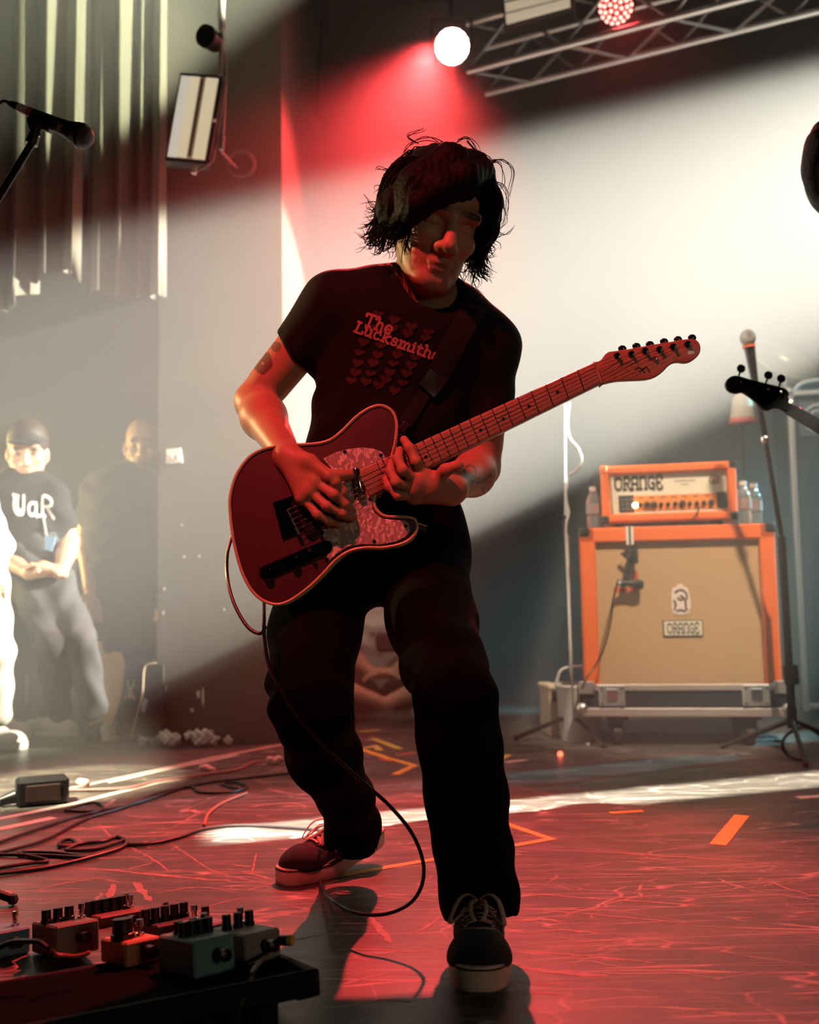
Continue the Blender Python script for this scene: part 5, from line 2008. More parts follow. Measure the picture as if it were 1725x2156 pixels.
# small road case low at the right edge
sc_ = thing('flight_case', 'road case with metal corner plates at the foot of the bass cabinet', 'case', F(1760, 1560))
MSC = local(-.15, Vector((F(1760, 1560).x + .12, 3.9, 0)))
MB(MSC).box((0, .12, .16), (.40, .24, .28), bev=.004).build('case_body', M_CASE, sc_)
for zz in (.03, .29):
    MB(MSC).box((0, -.002, zz), (.41, .012, .03), bev=.003).build('edge_rail', M_ALU, sc_)
MB(MSC).box((-.188, -.006, .16), (.034, .014, .28), bev=.003).build('edge_rail', M_ALU, sc_)
MB(MSC).sphere((-.196, 0, .03), .028, 10).build('corner_ball', M_ALU, sc_)
MB(MSC).sphere((-.196, 0, .29), .024, 10).build('corner_ball', M_ALU, sc_)
MB(MSC).box((-.14, -.012, .22), (.08, .01, .08), bev=.004).build('latch', M_ALU, sc_)
for sx in (-.15, .15):
    for yy in (.04, .2):
        MB(MSC).box((sx, yy, .011), (.03, .03, .022)).build('foot', M_STRIPE, sc_)
lp = [F(1690, 1600, .006), F(1662, 1592, .01), F(1648, 1570, .05), F(1660, 1545, .09), F(1700, 1532, .08), F(1740, 1560, .01)]
tag(MB().tube(catmull(lp, 6), .006, 6).build('looped_cable', M_CABLE), 'black cable looping on the floor beside the tall microphone stand', 'cable')

# cymbal and shaded lamp in the haze behind
cy = thing('cymbal', 'pale tilted cymbal in the haze beside the bass cabinet', 'cymbal', P(1648, 770, 5.2))
cc = P(1650, 752, 5.2)
axc = Vector((.25, -.55, .6)).normalized()
MB().lathe(cc - axc * .01, axc, [(.001, .03), (.03, .026), (.045, .012), (.12, .008), (.20, 0), (.20, -.002), (.12, .005), (.04, .008), (.001, .02)], 32).build('plate', mat('cymbal_bronze', (.75, .60, .42), .35, .8), cy)
MB().cyl(cc, Vector((cc.x + .05, cc.y + .1, 0.0)), .010, n=8).build('stand_pole', M_STEEL, cy)
cl = thing('bell_shade', 'cream bell-shaped shade with red-lit rim behind the bass headstock', 'lamp', P(1560, 870, 5.0))
c = P(1562, 830, 5.0)
MB().lathe(c, (0, 0, -1), [(.03, 0), (.045, .02), (.062, .12), (.064, .14), (.058, .14), (.03, .02), (.001, .02)], 22).build('shade', mat('cream_shade', (.66, .52, .38), .6), cl)
MB().lathe(c - Vector((0, 0, .128)), (0, 0, -1), [(.067, 0), (.067, .022), (.055, .022)], 22).build('rim', mat('red_lit_rim', (.75, .10, .06), .4), cl)  # red light on the lower edge is put into the rim's colour
MB().cyl(c + Vector((0, .02, 0)), Vector((c.x, c.y + .05, 0)), .008, n=8).build('stand_pole', M_BLKMET, cl)

# ------------------------------------------------------------------ near microphone at the left edge
YM = 2.08
lm = thing('stage_microphone', 'black handheld microphone in a clip with a silver connector at the left edge', 'microphone', P(78, 275, YM))
a, b = P(70, 240, YM), P(168, 284, YM)
dm = (b - a).normalized()
MB().lathe(a, dm, [(.010, -.004), (.0118, 0), (.0128, .01), (.0150, .05), (.0195, .085), (.0225, .096), (.0235, .101)], 20).build('handle', mat('satin_black', (.02, .02, .022), .35), lm)
gl = a + dm * .100
gr_ = MB().lathe(gl, dm, [(.0235, 0), (.0262, .008), (.0268, .016), (.0250, .026), (.0200, .036), (.012, .042), (.001, .044)], 22).build('grille', mat('mesh_grille_dark', (.10, .10, .10), .4, .8, bump=.9, bscale=900), lm)
MB().lathe(gl + dm * .014, dm, [(.0272, 0), (.0278, .003), (.0272, .006)], 22).build('grille_band', M_BLKMET, lm)
MB().lathe(a - dm * .012, dm, [(.0108, 0), (.0118, .014)], 18).build('red_collar', mat('red_collar', (.45, .08, .07), .4), lm)
MB().lathe(a - dm * .036, dm, [(.0098, 0), (.0100, .026)], 18).build('connector', mat('satin_nickel', (.75, .73, .70), .35, .4), lm)
MB().lathe(a - dm * .062, dm, [(.004, 0), (.0085, .012), (.0095, .027)], 16).build('cable_boot', M_BLACKP, lm)
# initials on the barrel
sd = dm.cross(Vector((0, -1, 0))).normalized()


def mic_pt(u, v_):
    ang_ = (v_ - .5) * .9 + .5
    c = a + dm * (.070 + .0)
    rr = .0188
    n_ = (Vector((0, -1, 0)) * math.cos(ang_) + sd * math.sin(ang_))
    n_ = (n_ - dm * n_.dot(dm)).normalized()
    return c + dm * (u * .009) + n_ * (rr + .0012)


mb = MB()
for t0, ch_ in ((0, 'S'), (1, 'E')):
    polys, wt = strokes(ch_, 0, 0)
    ribbons([[(q[1] * .8, .9 - (q[0] / wt * .42 + t0 * .5)) for q in s] for s in polys], .07, mic_pt, mb)
mb.build('initials', mat('copper_print', (.55, .28, .16), .5), lm, smooth=False)
cpn = P(80, 272, YM)
MB().tube([P(62, 262, YM), P(90, 256, YM), P(112, 266, YM)], [.015, .019, .017], 12).build('clip', M_BLACKP, lm)
so = thing('boom_stand', 'slim black boom arm rising to the microphone clip at the left edge', 'stand', P(0, 420, YM))
MB().tube([P(78, 268, YM), P(66, 304, YM)], [.011, .014], 12).build('swivel', M_BLACKP, so)
MB().sphere(P(82, 284, YM - .014), .005, 8).build('pivot_screw', M_CHROME, so)
be = P(-200, 740, YM)
MB().tube([P(66, 304, YM), be], .0085, 10).build('boom', mat('gloss_black_tube', (.02, .02, .02), .2, .3), so)
bf = Vector((be.x, be.y, 0))
MB().cyl(be, bf + Vector((0, 0, .1)), .011, n=12).build('pole', M_BLKMET, so)
tripod(so, bf, .25, .1)
tag(MB().tube(catmull([a - dm * .058, P(8, 213, YM), P(-8, 226, YM), P(-40, 280, YM), P(-120, 480, YM), be + Vector((-.02, 0, -.1))], 6), .0034, 8).build('microphone_cable', M_CABLE),
    'black cable curving out of the handheld microphone at the left edge', 'cable')
# ------------------------------------------------------------------ the other people
M_BTEE = mat('black_tee', (0.012, 0.012, 0.013), 0.85)
M_GREYJ = mat('grey_jeans', (0.06, 0.06, 0.062), 0.85, vary=.2, vscale=20)
M_DARKT = mat('dark_trousers', (0.015, 0.015, 0.016), 0.85)
M_WHITE = mat('white_cotton', (0.78, 0.75, 0.70), 0.85, vary=.1, vscale=12)
M_PALEJ = mat('pale_jeans', (0.58, 0.56, 0.47), 0.85, vary=.3, vscale=14)
M_WSHOE = mat('white_leather', (0.72, 0.68, 0.58), 0.5)
M_WTRIM = mat('grey_trim', (0.22, 0.21, 0.20), 0.5)
M_BROWNH = mat('brown_hair', (0.03, 0.02, 0.014), 0.6)


def head_frame(c, fwd, roll=0.0, s=1.0):
    c = Vector(c)
    f = Vector(fwd).normalized()
    r = Vector((0, 0, 1)).cross(f).normalized() * 1.0
    r = Vector((0, 0, 1)).cross(f).normalized()
    u = f.cross(r).normalized()
    if u.z < 0:
        u, r = -u, -r
    u2 = u * math.cos(roll) + r * math.sin(roll)
    r2 = u2.cross(f)
    HMx = np.array([[f.x, r2.x, u2.x], [f.y, r2.y, u2.y], [f.z, r2.z, u2.z]])
    return (lambda a, b, d: c + (f * a + r2 * b + u2 * d) * s), HMx


def figure(label, base, head, fwd, neck, chest, hips, arms, legs, shirt, trousers, sleeve=.45, shoe_mats=None, shoes=(), hairm=None,
           beard=False, chest_w=.17, vox=.0065, bald=False, skin=(.50, .30, .20), roll=0.0, cap=None, shorts=False, bag=None):
    t = thing('person', label, 'person', base)
    hdx, HMx = head_frame(head, fwd, roll)
    B = Body(.02)
    head_prims(B, hdx, HMx)
    B.cap(hdx(-.02, 0, -.05), neck, .052, .056, .03)
    C, Hp = Vector(chest), Vector(hips)
    fl = (tuple(Vector(fwd).to_2d().to_3d() if Vector(fwd).to_2d().length > .2 else (0, 1, 0)), .62)
    B.cap(C, Hp, chest_w - .03, chest_w - .04, .04, flat=fl)
    T = Body(.03)
    T.cap(C, Hp, chest_w, chest_w - .012, .04, flat=fl)
    for S, E, Wr, hand_dir in arms:
        S, E, Wr = Vector(S), Vector(E), Vector(Wr)
        B.cap(neck, S, .04, .042, .03)
        arm(B, S, E, Wr)
        hdv = Vector(hand_dir).normalized()
        side = hdv.cross(Vector((0, 0, 1)))
        side = side.normalized() if side.length > .1 else Vector((1, 0, 0))
        pk = Wr + hdv * .075
        B.cap(Wr, pk, .024, .026, .015)
        down = Vector((0, 0, -1))
        for k in range(4):
            o_ = side * ((k - 1.5) * .018)
            B.cap(pk + o_, pk + o_ * 1.1 + hdv * .045 + down * .008, .0095, .009, .006)
            B.cap(pk + o_ * 1.1 + hdv * .045 + down * .008, pk + o_ * 1.1 + hdv * .070 + down * .030, .009, .008, .004)
        B.cap(Wr + hdv * .03, Wr + hdv * .06 + side * .045, .013, .011, .008)
        T.cap(neck, S, .055, .058, .05)
        if sleeve >= 1.5:
            T.cap(S, E, .062, .058, .03).cap(E, E.lerp(Wr, .93), .058, .046, .03)
        else:
            T.cap(S, S.lerp(E, sleeve * 1.35), .062, .060, .03)
            d_ = (E - S).normalized()
            ce = S.lerp(E, sleeve * 1.35) + d_ * .06
            T.rbox(ce, (.06, .08, .08), frame_to(d_), .002, .004, 's') if False else None
    nk = Vector(neck)
    T.cap(nk + Vector((0, 0, .03)), nk + Vector((0, 0, .12)), .058, .075, .004, 's')
    J = Body(.03)
    J.cap(Hp + Vector((0, 0, .06)), Hp + Vector((0, 0, -.02)), chest_w - .01, chest_w - .02, .03, flat=fl)
    for Hj, K, A in legs:
        B.cap(Hj, K, .066, .047, .02).cap(K, A, .046, .032, .02)
        if shorts:
            J.cap(Hj, Vector(Hj).lerp(Vector(K), .75), .092, .075, .03)
        else:
            J.cap(Hj, K, .090, .066, .03).cap(K, A, .066, .056, .02)
    v, q = B.grow(vox)
    me = grid_mesh('body', v, q)
    loc_ = (v - np3(head)) @ HMx
    c_ = np.tile(np.array(skin), (len(v), 1))

    def g_(c, r):
        return np.exp(-((((loc_ - np.array(c)) / np.array(r)) ** 2).sum(1)))[:, None]
    m_ = np.clip(g_((.092, 0, -.0775), (.02, .017, .010)), 0, 1)
    c_ = c_ * (1 - m_) + np.array((.36, .14, .11)) * m_
    for s_ in (-1, 1):
        m_ = np.clip(1.5 * g_((.095, s_ * .033, .022), (.025, .022, .007)), 0, 1)
        c_ = c_ * (1 - m_) + np.array((.03, .02, .015)) * m_
        m_ = np.clip(1.5 * g_((.09, s_ * .032, -.002), (.02, .014, .007)), 0, 1)
        c_ = c_ * (1 - m_) + np.array((.05, .03, .025)) * m_
    if beard:
        m_ = np.clip(1.6 * g_((.05, 0, -.095), (.07, .07, .035)), 0, .9)
        c_ = c_ * (1 - m_) + np.array((.05, .03, .02)) * m_
    tint(me, c_)
    link('body', me, M_SKIN, t)
    v, q = T.grow(vox, lambda X, D: D + .003 * np.sin(X[:, 2] * 60 + 2 * np.sin(X[:, 0] * 25)), .004)
    top = link('t_shirt' if sleeve < 1.5 else 'hooded_top', grid_mesh('top', v, q), shirt, t)
    v, q = J.grow(vox, lambda X, D: D + .004 * np.sin(X[:, 2] * 45 + 2.5 * np.sin(X[:, 0] * 22 + X[:, 1] * 13)), .006)
    link('shorts' if shorts else 'trousers', grid_mesh('trousers', v, q), trousers, t)
    if not bald:
        Hb = Body(.02)
        Hb.ell(hdx(-.02, 0, .045), np.array((.104, .086, .096)), HMx)
        Hb.ell(hdx(.12, 0, -.045), np.array((.075, .075, .085)), HMx, .01, 's')
        Hb.ell(hdx(.02, 0, -.09), np.array((.12, .12, .07)), HMx, .01, 's')
        v, q = Hb.grow(vox)
        link('hair', grid_mesh('hair', v, q), hairm or M_BROWNH, t)
    if cap:
        mb = MB()
        Hb = Body(.01)
        Hb.ell(hdx(-.012, 0, .042), np.array((.104, .083, .080)), HMx)
        Hb.plane(hdx(0, 0, .045), np3(hdx(0, 0, 0) - hdx(0, 0, 1)), .004)
        Hb.ell(hdx(.115, 0, .050), np.array((.065, .07, .010)), HMx, .008)
        v, q = Hb.grow(.006)
        link('cap', grid_mesh('cap', v, q), cap, t)
    for (toe, hdir) in shoes:
        sneaker(t, shoe_matrix(toe, hdir), detail=False, mats=shoe_mats)
    return t, top, hdx


WM = (M_WSHOE, M_WSHOE, M_WTRIM, M_WHITE)
YA = 4.25
fa_ = lambda x, y, d=0.0: P(x, y, YA + d)
pa_, topA, _ = figure('man in a black lettered tee and lanyard leaning by the tan board, hands clasped', F(140, 1556), fa_(58, 950), (.25, -.9, -.25), fa_(50, 1018),
       fa_(48, 1065), fa_(78, 1195),
       [(fa_(-18, 1048), fa_(-22, 1150, .02), fa_(62, 1208, -.16), (1, -.15, .15)), (fa_(112, 1045), fa_(146, 1140, .03), fa_(128, 1206, -.14), (-.9, -.3, .35))],
       [(fa_(105, 1215), fa_(168, 1345, -.22), fa_(198, 1490, -.05)), (fa_(62, 1220), fa_(112, 1360, -.24), fa_(122, 1492, -.02))],
       M_BTEE, M_GREYJ, shoe_mats=WM, shoes=[(F(238, 1560), (-.55, .85, 0)), (F(166, 1549), (-.97, .25, 0))], cap=mat('black_cap', (.015, .015, .016), .8))
# lettering on his chest and the lanyard card
dA = Vector((.25, -.9, 0)).normalized()
mb = MB()
polys, wt = strokes('UaR', 0, .12)
BV = BVHTree.FromPolygons([topA.matrix_basis @ v_.co + wm(pa_).translation for v_ in topA.data.vertices], [tuple(p.vertices) for p in topA.data.polygons])


def on_a(px, py, lift=.004):
    d = ray(px, py).normalized()
    h, n_, i, t = BV.ray_cast(CAMP, d)
    return (h if h else P(px, py, YA - .12)) - d * lift


ribbons(polys, .085, lambda u, v_: on_a(28 + u / wt * 84, 1082 - v_ * 40 + 6 * u / wt, .006), mb)
mb.build('lettering', mat('white_print', (.7, .7, .66), .7), topA, smooth=False)
ly = MB().tube([on_a(90, 1085, .008), on_a(93, 1100, .010), on_a(98, 1128, .012)], .004, 6)
o = ly.build('lanyard', mat('grey_lanyard', (.4, .4, .4), .6), pa_)
MB().box(on_a(103, 1143, .016), (.045, .006, .062), R=Matrix.Rotation(.25, 3, 'Y')).build('lanyard_card', mat('blue_card', (.25, .42, .65), .4), pa_)

YB = 4.72
fb_ = lambda x, y, d=0.0: P(x, y, YB + d)
figure('bearded bald man in black standing behind the edge of the pier', F(250, 1535), fb_(300, 938), (.2, -.95, -.15), fb_(292, 1000), fb_(268, 1050), fb_(255, 1215),
       [(fb_(200, 1030), fb_(180, 1130, .02), fb_(188, 1235, -.12), (.3, -.3, -.9)), (fb_(352, 1035), fb_(385, 1140, .02), fb_(360, 1235, -.10), (-.3, -.3, -.9))],
       [(fb_(225, 1230), fb_(225, 1370, -.05), fb_(228, 1505)), (fb_(285, 1230), fb_(292, 1370, -.05), fb_(296, 1505))],
       M_BTEE, M_DARKT, shoe_mats=(M_DARKT, M_STRIPE, M_STRIPE, M_STRIPE), shoes=[(Vector((fb_(228, 1300).x, YB - .2, 0)), (0.1, 1, 0)), (Vector((fb_(298, 1300).x, YB - .2, 0)), (-.1, 1, 0))],
       beard=True, bald=True, chest_w=.19)

YCc = 3.95
fc_ = lambda x, y, d=0.0: P(x, y, YCc + d)
figure('person in a white hooded top and pale jeans standing at the left edge', F(-20, 1580), fc_(-135, 760), (.9, -.4, -.1), fc_(-130, 830), fc_(-135, 910), fc_(-95, 1175),
       [(fc_(-92, 905, -.05), fc_(-6, 1150, -.05), fc_(-22, 1225, -.22), (.5, -.8, -.2)), (fc_(-165, 890, .1), fc_(-175, 1050, .1), fc_(-110, 1160, -.1), (.8, -.4, .1))],
       [(fc_(-32, 1215, -.04), fc_(-8, 1370, -.12), fc_(-6, 1500, -.02)), (fc_(-95, 1215, .08), fc_(-100, 1370, .02), fc_(-98, 1500, .1))],
       M_WHITE, M_PALEJ, sleeve=2.0, shoe_mats=WM, shoes=[(F(52, 1578), (-.9, .4, 0)), (F(62, 1556), (-.9, .5, 0))])

YD = 5.25
fd_ = lambda x, y, d=0.0: P(x, y, YD + d)
pd, topD, _ = figure('person in a white printed tee sitting cross-legged on the floor by the back wall', F(800, 1506), fd_(806, 1232), (.1, -.9, -.3), fd_(805, 1272), fd_(803, 1316, .02), fd_(800, 1450, .08),
       [(fd_(745, 1300), fd_(742, 1385, -.06), fd_(782, 1416, -.26), (1, -.2, 0)), (fd_(862, 1300), fd_(872, 1385, -.06), fd_(826, 1418, -.26), (-1, -.2, 0))],
       [(fd_(775, 1470, .05), fd_(716, 1446, -.28), fd_(800, 1478, -.34)), (fd_(828, 1470, .05), fd_(890, 1446, -.28), fd_(812, 1482, -.42))],
       M_WHITE, M_DARKT, shorts=True, shoe_mats=WM, shoes=[(F(872, 1512), (-.9, .2, 0)), (F(740, 1512), (.9, .2, 0))], hairm=M_BROWNH)
MB().box(fd_(818, 1352, -.16), (.13, .05, .10), bev=.02).build('belt_bag', mat('dark_bag', (.03, .028, .022), .7), pd)
for k in range(3):
    MB().box(fd_(785 + 14 * k, 1336, -.135), (.026, .004, .022)).build('print', mat('grey_print_dark', (.2, .18, .17), .7), topD)

# ------------------------------------------------------------------ bassist at the right edge
YE = 2.35
fe_ = lambda x, y, d=0.0: P(x, y, YE + d)
pe, topE, hdE = figure('bass player in black leaning in from the right edge of the stage', Vector((fe_(2080, 1300).x, YE, 0)), fe_(1800, 352), (-.5, .75, -.3), fe_(1865, 428), fe_(1930, 520), fe_(2040, 900),
       [(fe_(1880, 545, .0), fe_(1890, 760, .1), fe_(1880, 945, .02), (-.4, .2, .5)), (fe_(2060, 560, -.05), fe_(2160, 760, -.12), fe_(2080, 960, -.2), (-.6, -.2, -.4))],
       [(fe_(2000, 960), fe_(1985, 1330, -.05), Vector((fe_(1985, 1300).x, YE, .10))), (fe_(2100, 960), fe_(2130, 1330, -.05), Vector((fe_(2140, 1300).x, YE, .10)))],
       M_BTEE, M_DARKT, shoe_mats=(M_CANVAS, M_RUBBER, M_STRIPE, M_LACE), shoes=[(Vector((fe_(1975, 1300).x, YE - .2, 0)), (0.05, 1, 0)), (Vector((fe_(2150, 1300).x, YE - .2, 0)), (-.05, 1, 0))],
       hairm=M_HAIR, vox=.006)
Hb = Body(.03)
Hb.ell(hdE(-.02, 0, .03), (.125, .11, .115))
Hb.ell(hdE(.0, 0, -.02), (.125, .108, .12))
Hb.cap(hdE(-.05, .0, .0), hdE(-.06, .02, -.11), .08, .05, .03)
v, q = Hb.grow(.005, lambda X, D: D + .002 * np.sin(X[:, 0] * 260 + 2 * np.sin(X[:, 2] * 40)), .004)
link('hair', grid_mesh('hair', v, q), M_HAIR, pe)

M_BASS = mat('black_satin_lacquer', (0.003, 0.003, 0.003), 0.5, spec=0.1)
YBs = 2.75
bass = thing('bass_guitar', 'black bass guitar with its headstock reaching in from the right edge', 'guitar', P(1700, 860, YBs))
hb_px = [(1529.7, 809), (1532.6, 799), (1541, 792), (1554, 790.7), (1579.4, 797.8), (1615, 807), (1643, 814), (1656, 819), (1662, 827), (1661, 838), (1668, 850),
         (1668, 868), (1657.5, 866), (1643, 859), (1630.6, 859), (1619, 864), (1608, 859), (1591, 843), (1576.6, 832), (1565, 825.5), (1554, 827.6), (1541, 825), (1532.5, 817.7)]
MB().prism(catmull([P(x, y, YBs) for x, y in hb_px], 3, closed=True), (0, .018, 0), .002, 2).build('headstock', M_BASS, bass)
n0, n1 = [P(1660, 846, YBs - .004), P(1660, 868, YBs - .004)], [P(2010, 1032, YE - .12), P(2010, 1078, YE - .12)]
MB().add([n0[0], n0[1], n1[1], n1[0]] + [p + Vector((0, .024, 0)) for p in (n0[0], n0[1], n1[1], n1[0])],
         [(0, 1, 2, 3), (7, 6, 5, 4), (0, 4, 5, 1), (1, 5, 6, 2), (2, 6, 7, 3), (3, 7, 4, 0)]).build('neck', M_BASS, bass)
MB().sphere(P(1666, 846, YBs - .01), .006, 8).build('nut', M_BIND, bass)
MB().cyl(P(1684, 862, YBs - .02), P(1684, 862, YBs - .025), .005, n=10).build('side_dot', mat('red_dot', (.7, .05, .08), .4), bass)
for (x, y, sx, sy) in ((1561, 776, 1556, 791), (1618.5, 790, 1613, 807), (1645.5, 797, 1641, 814), (1590, 783, 1585, 799)):
    if x == 1590:
        continue
    tn = MB().tube([P(sx, sy, YBs + .01), P(x, y, YBs + .01)], .0028, 8).build('tuner', M_DKCHROME, bass)
    MB().sphere(P(x, y, YBs + .01), .0125, 10, (1, .45, 1.0), Matrix.Rotation(.5, 3, 'Y')).build('button', M_BLKMET, tn)
    MB().sphere(P(sx + 4, sy + 12, YBs - .006), .006, 8).build('string_post', M_CHROME, tn)
bb = P(2110, 1110, YE - .13)
ol = [(-.16, .06), (-.05, .15), (.04, .10), (.12, .13), (.24, .12), (.28, 0), (.24, -.13), (.10, -.13), (.0, -.16), (-.08, -.19), (-.12, -.14), (-.04, -.05), (-.10, .02)]
ca_, sa_ = math.cos(-.42), math.sin(-.42)
MB().prism(catmull([bb + Vector((a * ca_ - b * sa_, 0, a * sa_ + b * ca_)) for a, b in ol], 4, closed=True), (0, .042, 0), .005, 2).build('body', M_BASS, bass)
# ------------------------------------------------------------------ wall details and boards on the left
def on_pier(x, y, d=0.0):
    return P(x, y, 4.35 - d)


sw = thing('wall_switch', 'white double switch plate on the lit pier', 'switch', on_pier(366, 962, .006))
MB().prism([on_pier(352, 947, .0), on_pier(381, 944, .0), on_pier(385, 974, .0), on_pier(351, 977, .0)], (0, -.012, 0), .002, 1).build('plate', M_WHITE, sw)
for x in (361, 374):
    MB().box(on_pier(x, 962, .014), (.016, .006, .024), bev=.002).build('rocker', mat('switch_rocker', (.5, .48, .42), .4), sw)
M_CHIP = mat('bare_plaster', (.72, .66, .52), .8)
rng = random.Random(3)
for i, (x, y, w_, h_) in enumerate(((418, 1462, 8, 22), (428, 1470, 5, 44), (342, 1480, 6, 26), (345, 1515, 6, 20), (384, 1105, 4, 5), (388, 1172, 4, 6), (420, 1171, 4, 6), (344, 1290, 3, 10), (346, 1240, 3, 8), (472, 1283, 3, 6), (405, 1495, 8, 8), (350, 1450, 4, 16))):
    pts = [on_pier(x + w_ * .5 * math.cos(a) * rng.uniform(.6, 1.2), y + h_ * .5 * math.sin(a) * rng.uniform(.6, 1.2)) for a in [2 * PI * k / 9 for k in range(9)]]
    MB().prism(pts, (0, -.002, 0)).build('paint_chip', M_CHIP, bpy.data.objects['wall_pier'])
# crumpled paper along the foot of the pier
for i, (x, y, w_, h_, lab) in enumerate(((345, 1552, .05, .035, 'small crumpled grey paper ball at the corner of the pier'),
                                         (378, 1553, .085, .05, 'wide crumpled white paper lying against the pier'),
                                         (432, 1556, .06, .05, 'crumpled white paper lump between the wide paper and the torn scrap'),
                                         (457, 1558, .045, .035, 'torn white scrap lying against the pier'),
                                         (490, 1556, .02, .03, 'tiny upright white scrap at the foot of the pier'))):
    c = F(x, y + 6)
    c.y = 4.35 - .05
    Bd = Body(.01)
    for k in range(7):
        Bd.ell(c + Vector((rng.uniform(-w_, w_) * .8, rng.uniform(-.02, .02), h_ * .35 + rng.uniform(0, h_ * .7))), (w_ * rng.uniform(.25, .5), .018, h_ * rng.uniform(.35, .6)), None, .008)
    Bd.plane((0, 0, .001), (0, 0, -1), 0)
    v, q = Bd.grow(.005, lambda X, D: D + .004 * np.sin(X[:, 0] * 190 + 3 * np.sin(X[:, 2] * 110)), .005)
    tag(link('crumpled_paper', grid_mesh('paper', v, q), mat('white_paper', (.76, .72, .62), .8) if i else mat('grey_paper', (.45, .42, .40), .8), None, c), lab, 'paper')

# tan board with rounded top, black soft case with pale emblem, dark board with pale edge
YT = 4.42
bd = [(196, 1376), (205, 1350), (213, 1352), (216, 1372), (226, 1378), (240, 1372), (255, 1374), (263, 1392), (262, 1425), (254, 1470), (244, 1505), (236, 1526), (226, 1522), (205, 1505), (186, 1470), (174, 1420), (176, 1402), (190, 1408)]
bo = thing('tan_board', 'tan cut-out board with a rounded top leaning behind the white sneakers', 'board', P(220, 1530, YT))
MB().prism([P(x, y, YT + (1530 - y) * .0004) for x, y in bd], (0, .012, 0), .002, 1).build('panel', mat('tan_wood', (.66, .44, .22), .6, vary=.1), bo)
MB().box(P(206, 1392, YT - .01), (.03, .006, .06)).build('sticker', mat('pale_blue_sticker', (.6, .68, .72), .4), bo)
gb = thing('gig_bag', 'black soft gig bag with a pale crossed emblem beside the tan board', 'bag', P(290, 1548, 4.40))
ol = [(244, 1548), (252, 1470), (262, 1405), (280, 1392), (302, 1396), (312, 1440), (306, 1548)]
MB().prism(catmull([P(x, y, 4.45) for x, y in ol], 3, closed=True), (0, .09, 0), .02, 3).build('bag_body', mat('black_nylon', (.02, .02, .02), .5, bump=.3, bscale=30), gb)
em = MB()
for pts in ([(269, 1432), (273, 1450), (278, 1462), (272, 1470)], [(284, 1432), (279, 1448), (272, 1460), (275, 1470)], [(263, 1474), (266, 1466), (274, 1464), (282, 1467), (284, 1474)]):
    em.tube(catmull([P(x, y, 4.446) for x, y in pts], 4), .004, 6)
em.build('emblem', mat('pale_emblem', (.70, .64, .50), .6), gb)
db = thing('dark_board', 'dark rounded board with a pale edge leaning against the pier corner', 'board', P(305, 1550, 4.38))
ol = [(276, 1552), (290, 1500), (300, 1460), (303, 1415), (309, 1400), (328, 1396), (345, 1400), (345, 1552)]
ll = [P(x, y, 4.30) for x, y in ol]
MB().prism(ll, (0, .02, 0), .003, 1).build('panel', mat('dark_panel', (.025, .024, .022), .4), db)
MB().tube(catmull(ll[:6], 4), .004, 6).build('pale_edge', mat('pale_wood_edge', (.55, .42, .28), .6), db)
MB().box(P(304, 1486, 4.292), (.018, .004, .055), R=Matrix.Rotation(.2, 3, 'Y')).build('sticker', mat('blue_grey_sticker', (.35, .42, .46), .5), db)
# equipment case behind the leaning man
ec = thing('equipment_case', 'dark equipment case with a pale strip behind the leaning man', 'case', F(75, 1520))
MB().box((P(70, 1450, 4.75).x, 5.08, .22), (.42, .25, .44), bev=.02).build('case_body', M_CASE, ec)
MB().box((P(54, 1450, 4.93).x, 4.945, .20), (.02, .008, .14), bev=.003).build('strip', mat('pale_strip', (.4, .4, .38), .5), ec)
MB().tube(catmull([P(62, 1320, 4.93), P(64, 1340, 4.93), P(72, 1360, 4.93), P(84, 1368, 4.94)], 5), .006, 6).build('handle', mat('pale_strip', (.4, .4, .38), .5), ec)

# ------------------------------------------------------------------ tape on the floor
M_TY = mat('yellow_tape', (.85, .50, .10), .5, vary=.06)
M_TG = mat('lime_tape', (.62, .64, .12), .5)
M_TW = mat('white_floor_tape', (.82, .76, .64), .5, vary=.06)
M_TP = mat('pink_tape', (.80, .55, .52), .5)


def tape(pxs, wid, m, label, group=None):
    """strip of tape through floor pixels, wid metres wide"""
    pts = [F(x, y, 0) for x, y in pxs]
    L_, R_ = [], []
    for i, p in enumerate(pts):
        t = (pts[min(i + 1, len(pts) - 1)] - pts[max(i - 1, 0)]).normalized()
        if 0 < i < len(pts) - 1:
            t1, t2 = (p - pts[i - 1]).normalized(), (pts[i + 1] - p).normalized()
            n1, n2 = Vector((-t1.y, t1.x, 0)), Vector((-t2.y, t2.x, 0))
            n = (n1 + n2)
            n = n / max(.35, n.length * n.length / 2) if n.length > .3 else n1
        else:
            n = Vector((-t.y, t.x, 0))
        L_.append(p + n * wid / 2)
        R_.append(p - n * wid / 2)
    k = len(pts)
    zt, zb = Vector((0, 0, .0012)), Vector((0, 0, .0001))
    vs = [p + zt for p in L_] + [p + zt for p in R_] + [p + zb for p in L_] + [p + zb for p in R_]
    fs = []
    for i in range(k - 1):
        fs += [(i, i + 1, k + i + 1, k + i), (2 * k + i, 3 * k + i, 3 * k + i + 1, 2 * k + i + 1), (i, 2 * k + i, 2 * k + i + 1, i + 1), (k + i, k + i + 1, 3 * k + i + 1, 3 * k + i)]
    fs += [(0, k, 3 * k, 2 * k), (k - 1, 3 * k - 1, 4 * k - 1, 2 * k - 1)]
    o = MB().add(vs, fs).build('floor_tape', m, smooth=False)
    return tag(o, label, 'tape', group or 'tape marks on the stage floor')


